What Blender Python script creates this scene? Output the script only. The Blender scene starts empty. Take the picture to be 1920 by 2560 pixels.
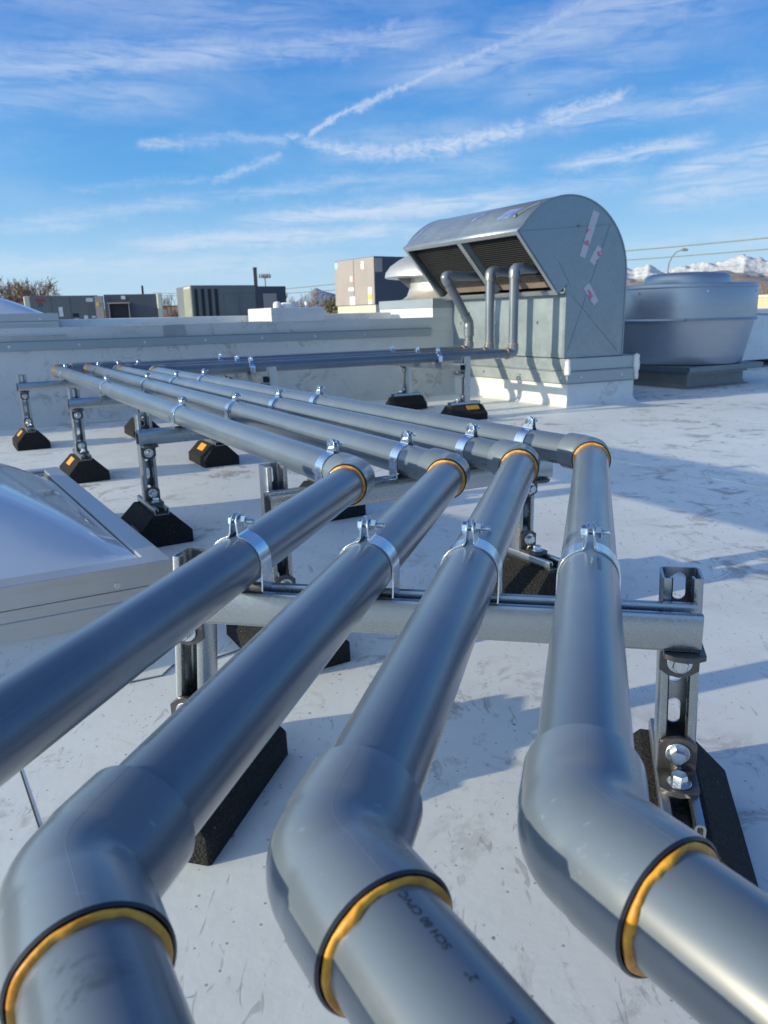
import bpy, math, random
from mathutils import Vector, Matrix, geometry, noise
R=math.radians; PI=math.pi
C=bpy.context.scene.collection
EYE=0.61
random.seed(7)
# ------------------------------------------------------------------ materials
MATS={}
def new_mat(name):
    m=bpy.data.materials.new(name); m.use_nodes=True
    nt=m.node_tree; b=nt.nodes['Principled BSDF']; MATS[name]=m
    return m,nt,b
def N(nt,t,**k):
    n=nt.nodes.new(t)
    for a,v in k.items(): setattr(n,a,v)
    return n
def L(nt,a,b): nt.links.new(a,b)
def val(nt,sock,v):
    if isinstance(v,(int,float,tuple,list)): sock.default_value=v
    else: nt.links.new(v,sock)
def mth(nt,op,a,b=None,c=None,clamp=False):
    n=nt.nodes.new('ShaderNodeMath'); n.operation=op; n.use_clamp=clamp
    val(nt,n.inputs[0],a)
    if b is not None: val(nt,n.inputs[1],b)
    if c is not None: val(nt,n.inputs[2],c)
    return n.outputs[0]
def mixc(nt,f,a,b,bt='MIX'):
    n=nt.nodes.new('ShaderNodeMix'); n.data_type='RGBA'; n.blend_type=bt
    val(nt,n.inputs[0],f); val(nt,n.inputs[6],a if not isinstance(a,tuple) else (*a[:3],1)); val(nt,n.inputs[7],b if not isinstance(b,tuple) else (*b[:3],1))
    return n.outputs[2]
def tex(nt,scale,detail=4,rough=.55,dist=0,vec=None,stretch=None,coord='Object',dim='3D'):
    tc=nt.nodes.new('ShaderNodeTexCoord'); src=tc.outputs[coord] if vec is None else vec
    if stretch:
        mp=nt.nodes.new('ShaderNodeMapping'); mp.inputs['Scale'].default_value=stretch; L(nt,src,mp.inputs[0]); src=mp.outputs[0]
    n=nt.nodes.new('ShaderNodeTexNoise'); n.inputs['Scale'].default_value=scale; n.inputs['Detail'].default_value=detail
    n.inputs['Roughness'].default_value=rough; n.inputs['Distortion'].default_value=dist
    L(nt,src,n.inputs['Vector']); return n.outputs[0]
def rng(nt,x,a,b,c=0,d=1,smooth=False):
    n=nt.nodes.new('ShaderNodeMapRange'); n.clamp=True
    if smooth: n.interpolation_type='SMOOTHSTEP'
    val(nt,n.inputs[0],x); n.inputs[1].default_value=a; n.inputs[2].default_value=b; n.inputs[3].default_value=c; n.inputs[4].default_value=d
    return n.outputs[0]
def bump(nt,b,h,strength=.2,dist=.01):
    n=nt.nodes.new('ShaderNodeBump'); n.inputs['Strength'].default_value=strength; n.inputs['Distance'].default_value=dist
    L(nt,h,n.inputs['Height']); L(nt,n.outputs[0],b.inputs['Normal'])
def simple(name,col,rough=.5,metal=0,var=.12,scale=12,bmp=0,bscale=60,coat=0,stretch=None,dirt=None):
    m,nt,b=new_mat(name)
    n=tex(nt,scale,5,.6,stretch=stretch)
    f=rng(nt,n,.3,.7)
    c=mixc(nt,f,tuple(x*(1-var) for x in col),tuple(min(1,x*(1+var)) for x in col))
    if dirt:
        d=tex(nt,dirt[1],8,.7); c=mixc(nt,rng(nt,d,dirt[2],dirt[3],0,dirt[4]),c,dirt[0])
    L(nt,c,b.inputs['Base Color'])
    L(nt,rng(nt,tex(nt,scale*2.3,3),.3,.7,max(0,rough-.07),min(1,rough+.07)),b.inputs['Roughness'])
    b.inputs['Metallic'].default_value=metal
    if coat: b.inputs['Coat Weight'].default_value=coat; b.inputs['Coat Roughness'].default_value=.12
    if bmp: bump(nt,b,tex(nt,bscale,4),bmp,.002)
    return m

# grey plastic pipe
def mat_pipe(name,col,rough):
    m,nt,b=new_mat(name)
    n1=tex(nt,5,4,.5); c=mixc(nt,rng(nt,n1,.35,.65),tuple(x*.9 for x in col),tuple(x*1.1 for x in col))
    # dark handling scuffs and pale scratches running along the pipe (its local x axis)
    s=tex(nt,9,6,.75,.6,stretch=(.55,3.2,3.2)); c=mixc(nt,rng(nt,s,.68,.76,0,.6),c,(.035,.045,.06))
    s2=tex(nt,60,3,.6,stretch=(.06,2.5,2.5)); c=mixc(nt,rng(nt,s2,.66,.74,0,.22),c,(.42,.45,.48))
    dn=tex(nt,3,7,.7,stretch=(1,1,1)); c=mixc(nt,rng(nt,dn,.52,.68,0,.28),c,(.30,.31,.31))
    L(nt,c,b.inputs['Base Color'])
    r=tex(nt,14,6,.65,stretch=(.25,2,2)); L(nt,rng(nt,r,.3,.7,rough-.07,rough+.10),b.inputs['Roughness'])
    b.inputs['IOR'].default_value=1.55; b.inputs['Coat Weight'].default_value=.8; b.inputs['Coat Roughness'].default_value=.24; b.inputs['Coat IOR'].default_value=1.6
    bump(nt,b,tex(nt,90,3,stretch=(.1,1,1)),.05,.001)
mat_pipe('pipe_plastic',(.102,.132,.168),.32)
mat_pipe('fitting_plastic',(.128,.160,.194),.31)
simple('fitting_rim',(.025,.03,.045),.35,0,.2,40)  # socket-end shade and primer stain put into one dark colour
m,nt,b=new_mat('orange_cement')
c=mixc(nt,rng(nt,tex(nt,60,5),.35,.65),(.50,.20,.012),(.92,.44,.04)); L(nt,c,b.inputs['Base Color']); b.inputs['Roughness'].default_value=.45; b.inputs['Coat Weight'].default_value=.15
bump(nt,b,tex(nt,220,3),.4,.001)
simple('ink',(.012,.018,.03),.6)
simple('ink_pale',(.07,.09,.13),.5)
simple('red_ink',(.45,.02,.03),.6)
m,nt,b=new_mat('smear'); b.inputs['Base Color'].default_value=(.012,.016,.024,1); b.inputs['Roughness'].default_value=.5
tc=N(nt,'ShaderNodeTexCoord'); vd=N(nt,'ShaderNodeVectorMath'); vd.operation='DISTANCE'; L(nt,tc.outputs['Generated'],vd.inputs[0]); vd.inputs[1].default_value=(.38,.5,.6)
nz1=tex(nt,45,7,.7,.5,stretch=(1.6,.8,.8)); L(nt,mth(nt,'MULTIPLY',rng(nt,nz1,.47,.66,0,.85,True),rng(nt,vd.outputs['Value'],.12,.55,1,0,True)),b.inputs['Alpha'])
# galvanised steels
def mat_galv(name,col,rough,spangle=90,streak=True,metal=.85,cst=.28):
    m,nt,b=new_mat(name)
    v=N(nt,'ShaderNodeTexVoronoi'); v.inputs['Scale'].default_value=spangle; tc=N(nt,'ShaderNodeTexCoord'); L(nt,tc.outputs['Object'],v.inputs['Vector'])
    sp=N(nt,'ShaderNodeSeparateColor'); L(nt,v.outputs['Color'],sp.inputs[0])
    n=tex(nt,6,6,.65); f=mth(nt,'ADD',mth(nt,'MULTIPLY',sp.outputs[0],.16),mth(nt,'MULTIPLY',n,.84))
    c=mixc(nt,rng(nt,f,.25,.75),tuple(x*(1-cst) for x in col),tuple(min(1,x*(1+cst*.6)) for x in col))
    st=tex(nt,22,8,.8); c=mixc(nt,rng(nt,st,.6,.74,0,.22),c,tuple(x*.45 for x in col))
    L(nt,c,b.inputs['Base Color']); b.inputs['Metallic'].default_value=metal
    L(nt,rng(nt,f,.2,.8,rough-.1,rough+.12),b.inputs['Roughness']); bump(nt,b,n,.08,.002)
mat_galv('galvanized_strut',(.43,.465,.485),.28,420,cst=.13,metal=.96)
mat_galv('strut_dark',(.24,.27,.29),.45,500)
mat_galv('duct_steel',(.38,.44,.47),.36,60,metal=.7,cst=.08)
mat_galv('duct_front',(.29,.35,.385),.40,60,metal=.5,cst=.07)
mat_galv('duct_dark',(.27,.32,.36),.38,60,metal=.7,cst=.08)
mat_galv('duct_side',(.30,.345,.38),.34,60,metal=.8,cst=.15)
mat_galv('flashing_steel',(.37,.42,.45),.42,90,metal=.6,cst=.07)
simple('zinc_clamp',(.72,.78,.84),.24,1,.08,60)
simple('zinc_bolt',(.66,.71,.74),.26,1,.15,80)
simple('bracket_steel',(.125,.122,.122),.38,.75,.2,60)
m,nt,b=new_mat('block_rubber')
n=tex(nt,170,6,.8); g=N(nt,'ShaderNodeTexVoronoi'); g.inputs['Scale'].default_value=260; tc=N(nt,'ShaderNodeTexCoord'); L(nt,tc.outputs['Object'],g.inputs['Vector'])
c=mixc(nt,rng(nt,n,.4,.75),(.008,.008,.009),(.05,.048,.048)); c=mixc(nt,rng(nt,tex(nt,120,2),.72,.76),c,(.35,.3,.25)); L(nt,c,b.inputs['Base Color'])
b.inputs['Roughness'].default_value=.82; bump(nt,b,mth(nt,'ADD',g.outputs[0],n),1.0,.013)
simple('label_yellow',(.85,.38,.03),.35,0,.1,30,coat=.3)
simple('label_brown',(.09,.06,.06),.5)
# painted / spun aluminium
def mat_alu(name,col,rough,streak):
    m,nt,b=new_mat(name)
    n=tex(nt,streak,4,.6,stretch=(1,1,12)); c=mixc(nt,rng(nt,n,.3,.7),tuple(x*.96 for x in col),tuple(x*1.04 for x in col))
    c=mixc(nt,rng(nt,tex(nt,4,7,.7),.6,.75,0,.35),c,tuple(x*.5 for x in col))
    L(nt,c,b.inputs['Base Color']); b.inputs['Metallic'].default_value=.6; L(nt,rng(nt,n,.3,.7,rough-.025,rough+.03),b.inputs['Roughness'])
mat_alu('fan_aluminium',(.40,.435,.475),.36,5)
mat_alu('vent_aluminium',(.62,.60,.55),.36,8)
mat_alu('frame_aluminium',(.48,.49,.50),.34,10)
m,nt,b=new_mat('dome_acrylic')
c=mixc(nt,rng(nt,tex(nt,1.5,3),.3,.7),(.50,.56,.66),(.60,.66,.74)); L(nt,c,b.inputs['Base Color']); b.inputs['Roughness'].default_value=.18
b.inputs['Coat Weight'].default_value=.8; b.inputs['Coat Roughness'].default_value=.06; b.inputs['Subsurface Weight'].default_value=0
# roofing membrane
def mat_membrane(name,col,grime=1.0):
    m,nt,b=new_mat(name)
    tc=N(nt,'ShaderNodeTexCoord'); V=tc.outputs['Object']
    big=tex(nt,.9,5,.6,vec=V); med=tex(nt,5,6,.65,vec=V); c=mixc(nt,rng(nt,big,.3,.7),tuple(x*.86 for x in col),tuple(min(1,x*1.07) for x in col))
    c=mixc(nt,rng(nt,med,.5,.75,0,.25*grime),c,(.36,.36,.36))
    # brown foot marks and stains
    st=tex(nt,7.5,8,.72,.8,vec=V); st2=tex(nt,1.3,3,.5,vec=V)
    f=mth(nt,'MULTIPLY',rng(nt,st,.53,.60,0,1),rng(nt,st2,.46,.58)); c=mixc(nt,mth(nt,'MULTIPLY',f,.62*grime),c,(.26,.22,.19))
    # short scratches in several directions
    for k,(rz,sc,th) in enumerate(((.5,44,.655),(1.7,60,.66),(2.7,38,.66))):
        mp=N(nt,'ShaderNodeMapping'); mp.inputs['Rotation'].default_value=(0,0,rz); mp.inputs['Scale'].default_value=(1,.33,1); L(nt,V,mp.inputs[0])
        s=tex(nt,sc,3,.6,1.2,vec=mp.outputs[0]); c=mixc(nt,rng(nt,s,th,th+.05,0,.38*grime),c,(.25,.24,.23))
    # dark specks
    v=N(nt,'ShaderNodeTexVoronoi'); v.inputs['Scale'].default_value=26; L(nt,V,v.inputs['Vector']); sp=N(nt,'ShaderNodeSeparateColor'); L(nt,v.outputs['Color'],sp.inputs[0])
    nz=tex(nt,160,2,.5,vec=V)
    dd=mth(nt,'ADD',v.outputs['Distance'],mth(nt,'MULTIPLY',mth(nt,'SUBTRACT',nz,.5),.12))
    sf=mth(nt,'MULTIPLY',rng(nt,dd,.055,.09,1,0),mth(nt,'GREATER_THAN',sp.outputs[0],.60)); c=mixc(nt,mth(nt,'MULTIPLY',sf,.7*grime,clamp=True),c,(.05,.045,.045))
    v2=N(nt,'ShaderNodeTexVoronoi'); v2.inputs['Scale'].default_value=95; L(nt,V,v2.inputs['Vector']); sp2=N(nt,'ShaderNodeSeparateColor'); L(nt,v2.outputs['Color'],sp2.inputs[0])
    sf2=mth(nt,'MULTIPLY',rng(nt,v2.outputs['Distance'],.12,.2,1,0),mth(nt,'GREATER_THAN',sp2.outputs[0],.80)); c=mixc(nt,mth(nt,'MULTIPLY',sf2,.55*grime),c,(.14,.13,.13))
    L(nt,c,b.inputs['Base Color']); L(nt,rng(nt,med,.3,.7,.42,.62),b.inputs['Roughness'])
    bump(nt,b,mth(nt,'ADD',mth(nt,'MULTIPLY',med,.5),mth(nt,'MULTIPLY',tex(nt,60,3,vec=V),.25)),.22,.006)
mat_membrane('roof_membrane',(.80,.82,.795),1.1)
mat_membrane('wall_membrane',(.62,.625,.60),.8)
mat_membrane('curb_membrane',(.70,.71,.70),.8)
simple('seam_dark',(.07,.07,.075),.8)
simple('caulk',(.75,.73,.70),.6,0,.05,30)
simple('unit_dark',(.13,.145,.15),.5,0,.08,2); simple('unit_grey',(.075,.08,.095),.5,0,.08,2)
simple('unit_pale',(.31,.275,.26),.5,0,.06,2); simple('unit_cream',(.50,.50,.40),.5,0,.06,2); simple('unit_navy',(.055,.06,.085),.45,0,.08,2)
simple('coil_black',(.012,.013,.015),.6); simple('label_white',(.7,.7,.7),.6,0,.15,8); simple('label_teal',(.3,.65,.55),.6); simple('label_red',(.4,.03,.03),.6); simple('label_pink',(.8,.45,.5),.6)
simple('paint_yellow',(.75,.5,.03),.5)
simple('black_box',(.02,.025,.035),.6)
simple('stucco',(.62,.5,.34),.85,0,.08,3); simple('brick_pink',(.5,.34,.26),.85,0,.1,3); simple('roof_shingle',(.16,.14,.13),.9); simple('house_white',(.62,.6,.58),.8)
simple('window_glass',(.04,.05,.06),.1)
simple('bark',(.16,.12,.09),.9,0,.2,6); simple('twigs',(.36,.25,.17),.9,0,.2,6); simple('spring_leaf',(.17,.19,.035),.8,0,.35,3); simple('dark_leaf',(.04,.06,.03),.8,0,.3,2)
simple('pole_grey',(.22,.22,.21),.6); simple('cable',(.16,.18,.17),.5); simple('lamp_shell',(.2,.2,.19),.5); simple('plane_white',(.8,.8,.8),.4)
m,nt,b=new_mat('printed_tape')
g=tex(nt,26,2,.4); c=mixc(nt,rng(nt,g,.57,.61),(.50,.50,.54),(.52,.17,.26)); L(nt,c,b.inputs['Base Color']); b.inputs['Roughness'].default_value=.3
m,nt,b=new_mat('blue_marker'); c=mixc(nt,rng(nt,tex(nt,18,4),.4,.6),(.34,.40,.46),(.16,.24,.62)); L(nt,c,b.inputs['Base Color']); b.inputs['Roughness'].default_value=.45; b.inputs['Metallic'].default_value=.4
simple('screen_black',(.022,.024,.026),.6)  # near-black takes the shade within the hood into the colour
simple('inner_floor_tan',(.24,.19,.155),.7)
simple('patch_grey',(.33,.34,.34),.6)
simple('curb_brown',(.27,.26,.25),.75,0,.15,6)
# terrain and mountains
m,nt,b=new_mat('valley_ground'); c=mixc(nt,rng(nt,tex(nt,.004,8,.7),.35,.65),(.20,.17,.13),(.10,.11,.07)); L(nt,c,b.inputs['Base Color']); b.inputs['Roughness'].default_value=.95
def mat_mountain(name,snow0,snow1,low,high,haze):
    m,nt,b=new_mat(name)
    g=N(nt,'ShaderNodeNewGeometry'); s=N(nt,'ShaderNodeSeparateXYZ'); L(nt,g.outputs['Position'],s.inputs[0])
    n=tex(nt,.0016,8,.7); z=mth(nt,'ADD',s.outputs[2],mth(nt,'MULTIPLY',mth(nt,'SUBTRACT',n,.5),300))
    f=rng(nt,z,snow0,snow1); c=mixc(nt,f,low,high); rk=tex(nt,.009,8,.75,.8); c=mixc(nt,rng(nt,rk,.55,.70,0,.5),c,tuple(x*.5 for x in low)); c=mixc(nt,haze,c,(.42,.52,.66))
    L(nt,c,b.inputs['Base Color']); b.inputs['Roughness'].default_value=.95
    bump(nt,b,tex(nt,.003,10,.75),1,160)
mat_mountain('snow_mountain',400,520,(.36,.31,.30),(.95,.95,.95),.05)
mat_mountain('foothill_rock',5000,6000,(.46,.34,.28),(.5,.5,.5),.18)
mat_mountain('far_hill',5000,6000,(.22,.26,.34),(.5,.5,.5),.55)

# ------------------------------------------------------------------ mesh helpers
class MB:
    def __init__(s): s.v=[];s.f=[];s.mi=[];s.m=0
    def add(s,vs,fs):
        o=len(s.v); s.v+= [tuple(p) for p in vs]; s.f+=[tuple(i+o for i in q) for q in fs]; s.mi+=[s.m]*len(fs); return s
    def box(s,lo,hi,M=None):
        (a,b,c),(d,e,f)=lo,hi
        vs=[Vector(p) for p in ((a,b,c),(d,b,c),(d,e,c),(a,e,c),(a,b,f),(d,b,f),(d,e,f),(a,e,f))]
        if M is not None: vs=[M@p for p in vs]
        return s.add(vs,[(0,3,2,1),(4,5,6,7),(0,1,5,4),(1,2,6,5),(2,3,7,6),(3,0,4,7)])
    def hexa(s,vs): return s.add(vs,[(0,3,2,1),(4,5,6,7),(0,1,5,4),(1,2,6,5),(2,3,7,6),(3,0,4,7)])
    def prism(s,poly,d,M=None):     # poly: list of 3D points (ccw seen from the -d side), d: offset vector
        n=len(poly); d=Vector(d); vs=[Vector(p) for p in poly]+[Vector(p)+d for p in poly]
        if M is not None: vs=[M@p for p in vs]
        return s.add(vs,[tuple(range(n))[::-1],tuple(range(n,2*n))]+[(i,(i+1)%n,n+(i+1)%n,n+i) for i in range(n)])
    def holed(s,outer,holes,ax,ay,org,thick):  # plate with holes: 2D loops -> org+x*ax+y*ay, thickness vector
        loops=[[Vector((x,y,0)) for x,y in l] for l in [outer]+holes]
        tris=geometry.tessellate_polygon(loops); flat=[p for l in loops for p in l]; n=len(flat)
        ax,ay,org,th=Vector(ax),Vector(ay),Vector(org),Vector(thick)
        vs=[org+ax*p.x+ay*p.y for p in flat]; vs+=[p+th for p in vs]
        fs=[]
        for t in tris: fs.append(tuple(t)); fs.append(tuple(i+n for i in t[::-1]))
        o=0
        for l in loops:
            k=len(l)
            for i in range(k): fs.append((o+i,o+(i+1)%k,o+(i+1)%k+n,o+i+n))
            o+=k
        return s.add(vs,fs)
    def tube(s,pts,rad,n=24,caps=True,up=None):
        pts=[Vector(p) for p in pts]; k=len(pts); rad=rad if isinstance(rad,(list,tuple)) else [rad]*k
        T=[]
        for i in range(k):
            a=pts[max(0,i-1)];b_=pts[min(k-1,i+1)]; d=b_-a
            if d.length<1e-9: d=(pts[min(k-1,i+2)]-pts[max(0,i-2)])
            T.append(d.normalized())
        u=Vector(up) if up else (Vector((0,0,1)) if abs(T[0].z)<.9 else Vector((1,0,0)))
        x=(u-T[0]*u.dot(T[0])).normalized(); vs=[]
        for i in range(k):
            x=(x-T[i]*x.dot(T[i])).normalized(); y=T[i].cross(x)
            for j in range(n):
                a=2*PI*j/n; vs.append(pts[i]+(x*math.cos(a)+y*math.sin(a))*rad[i])
        fs=[(i*n+j,i*n+(j+1)%n,(i+1)*n+(j+1)%n,(i+1)*n+j) for i in range(k-1) for j in range(n)]
        if caps: fs+=[tuple(range(n))[::-1],tuple((k-1)*n+j for j in range(n))]
        return s.add(vs,fs)
    def lathe(s,prof,n=48,M=None,caps=True):   # prof [(r,z)]
        vs=[];
        for r,z in prof:
            for j in range(n):
                a=2*PI*j/n; p=Vector((r*math.cos(a),r*math.sin(a),z)); vs.append(M@p if M is not None else p)
        k=len(prof); fs=[(i*n+j,i*n+(j+1)%n,(i+1)*n+(j+1)%n,(i+1)*n+j) for i in range(k-1) for j in range(n)]
        if caps: fs+=[tuple(range(n))[::-1],tuple((k-1)*n+j for j in range(n))]
        return s.add(vs,fs)
    def build(s,name,mats,parent=None,sharp=35,smooth=True,bevel=0,M=None):
        me=bpy.data.meshes.new(name); me.from_pydata(s.v,[],s.f); 
        mats=mats if isinstance(mats,(list,tuple)) else [mats]
        for q in mats: me.materials.append(MATS[q])
        me.polygons.foreach_set('material_index',s.mi)
        if smooth:
            me.polygons.foreach_set('use_smooth',[True]*len(me.polygons)); me.set_sharp_from_angle(angle=R(sharp))
        me.update()
        import bmesh
        bm=bmesh.new(); bm.from_mesh(me); bmesh.ops.recalc_face_normals(bm,faces=bm.faces); bm.to_mesh(me); bm.free()
        o=bpy.data.objects.new(name,me); C.objects.link(o)
        if parent is not None: o.parent=parent
        if M is not None: o.matrix_local=M
        if bevel:
            bv=o.modifiers.new('bevel','BEVEL'); bv.width=bevel; bv.segments=2; bv.limit_method='ANGLE'; bv.angle_limit=R(40); bv.harden_normals=True
        return o
def tag(o,label=None,cat=None,group=None,kind=None):
    for k,v in (('label',label),('category',cat),('group',group),('kind',kind)):
        if v: o[k]=v
    return o
def thing(name,label,cat,loc=(0,0,0),group=None,M=None):
    o=bpy.data.objects.new(name,None); C.objects.link(o); o.empty_display_size=.05
    if M is not None: o.matrix_world=M
    else: o.location=loc
    return tag(o,label,cat,group)
def copy_tree(o,parent=None):
    c=o.copy(); C.objects.link(c)
    if parent is not None: c.parent=parent
    for ch in o.children: copy_tree(ch,c)
    return c
def d2(az): a=R(az); return Vector((math.sin(a),math.cos(a),0))
def frame(o,y):       # matrix: local y along the horizontal direction y, local x to its right, z up
    y=Vector(y).normalized(); z=Vector((0,0,1)); x=y.cross(z).normalized(); z=x.cross(y)
    return Matrix(((x.x,y.x,z.x,o[0]),(x.y,y.y,z.y,o[1]),(x.z,y.z,z.z,o[2]),(0,0,0,1)))
def W(x,y,z): return Vector((x,y,z+EYE))
def curve_profile(pts,t):   # thicken an open 2D polyline into a closed outline
    n=len(pts); L_=[];R_=[]
    for i in range(n):
        a=Vector(pts[max(0,i-1)]);b=Vector(pts[i]);c=Vector(pts[min(n-1,i+1)])
        d1=(b-a) if i>0 else (c-b); d2_=(c-b) if i<n-1 else (b-a)
        d1=d1.normalized();d2_=d2_.normalized(); nn=Vector((-d1.y-d2_.y,d1.x+d2_.x)); nn.normalize()
        k=1/max(.5,nn.dot(Vector((-d1.y,d1.x))))
        L_.append(b+nn*t/2*k); R_.append(b-nn*t/2*k)
    return L_+R_[::-1]

# ------------------------------------------------------------------ strut channel
SW=.0413
def strut(mb,length,depth=SW,slots=True,M=Matrix.Identity(4),first=.03):
    """channel along local y (0..length), open side up (+z), web at z=0, centred on x"""
    h=SW/2; t=.0026; D=depth
    for sgn in (-1,1):
        pts=[(h-.004-t/2,t/2),(h-.0013-t/2,.0013+t/2),(h-t/2,.004+t/2),(h-t/2,D-.0045),(h-.0013-t/2,D-.0018),(h-.0045,D-t/2),(h-.0085,D-.0018),(h-.0098,D-.0045),(h-.0098,D-.0095)]
        poly=curve_profile([(x*sgn,z) for x,z in pts],t)
        mb.prism([Vector((p.x,0,p.y)) for p in poly],(0,length,0),M)
    w=h-.0035; outer=[(-w,0),(w,0),(w,length),(-w,length)]; holes=[]
    if slots:
        y=first
        while y<length-.02:
            hl=.0085; hole=[]
            for a in range(0,181,20): hole.append((.0072*math.cos(R(a)),y+hl+.0072*math.sin(R(a))))
            for a in range(180,361,20): hole.append((.0072*math.cos(R(a)),y-hl+.0072*math.sin(R(a))))
            if y+hl+.009<length and y-hl-.009>0: holes.append(hole)
            y+=.0508
    o=M@Vector((0,0,0)); ax=(M@Vector((1,0,0)))-o; ay=(M@Vector((0,1,0)))-o; az=(M@Vector((0,0,1)))-o
    mb.holed(outer,holes,ax,ay,o,az*t)
def hexbolt(mb,M,af=.0150,hh=.0095,wr=.0128,wt=.0022,tail=0,tr=.0062):
    """washer on z=0, head above"""
    if wr: mb.lathe([(wr-.0006,0),(wr,.0006),(wr,wt-.0005),(wr-.0006,wt),(0.001,wt)],28,M)
    r=af/2/math.cos(PI/6); z0=wt if wr else 0
    vs=[];
    for z,k in ((z0,1),(z0+hh*.86,1),(z0+hh,.88)):
        vs+=[M@Vector((r*k*math.cos(PI/3*i),r*k*math.sin(PI/3*i),z)) for i in range(6)]
    fs=[(i,(i+1)%6,6+(i+1)%6,6+i) for i in range(6)]+[(6+i,6+(i+1)%6,12+(i+1)%6,12+i) for i in range(6)]+[tuple(range(12,18)),tuple(range(6))[::-1]]
    mb.add(vs,fs)
    if tail: mb.lathe([(tr,-tail),(tr,0)],16,M)
# ------------------------------------------------------------------ pipe clamp
PR=.0302
def make_clamp():
    root=thing('pipe_clamp','x','pipe clamp')
    W_=.027; t=.0019
    for sgn in (-1,1):
        mb=MB(); pts=[(.0296,-.044),(.0306,-.034),(PR+.0012,-.024),(PR+.0012,-.012)]
        for k in range(0,15): a=R(k*77/14); pts.append(((PR+.0012)*math.cos(a),(PR+.0012)*math.sin(a)))
        pts+=[(.0056,PR+.0020),(.0048,PR+.0042)]
        poly=curve_profile([(x*sgn,z) for x,z in pts],t)
        mb.prism([Vector((p.x,-W_/2,p.y)) for p in poly],(0,W_,0))
        # ear: rounded plate leaning to the middle
        ear=[(-W_/2+.001,0)]+[(-W_/2+.001,.010)]+[((W_/2-.001)*math.cos(R(a)),.0125+(.0105)*math.sin(R(a))) for a in range(170,9,-16)]+[(W_/2-.001,.010),(W_/2-.001,0)]
        lean=Vector((-sgn*.10,0,1)).normalized()
        mb.holed(ear[::-1],[],(0,1,0),lean,(sgn*.0048-sgn*t/2,0,PR+.0036),(sgn*t,0,0))
        mb.build('clamp_strap','zinc_clamp',root,bevel=.0003)
    zb=PR+.0165; Mx=Matrix.Translation((0,0,zb))@Matrix.Rotation(-PI/2,4,'Y')   # local z -> -x
    mb=MB(); hexbolt(mb,Matrix.Translation((-.0042,0,zb))@Matrix.Rotation(-PI/2,4,'Y')@Matrix.Rotation(R(12),4,'Z'),.0115,.0055,0,0)
    prof=[];x=-.004
    while x<.0195: prof+=[(.0032,x),(.0027,x+.0006)]; x+=.0012
    prof+=[(.0024,x)]
    mb.lathe(prof,14,Matrix.Translation((0,0,zb))@Matrix.Rotation(PI/2,4,'Y'))
    mb.build('bolt','zinc_bolt',root)
    mb=MB(); hexbolt(mb,Matrix.Translation((.0042,0,zb))@Matrix.Rotation(PI/2,4,'Y')@Matrix.Rotation(R(20),4,'Z'),.0115,.0062,.0072,.0012)
    mb.build('nut','zinc_bolt',root)
    return root
clamp0=make_clamp(); first=[True]
def place_clamp(p,direction,label,group,spin=0):
    o=clamp0 if first[0] else copy_tree(clamp0); first[0]=False
    o.matrix_world=frame(p,direction); tag(o,label,'pipe clamp',group); return o
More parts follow.
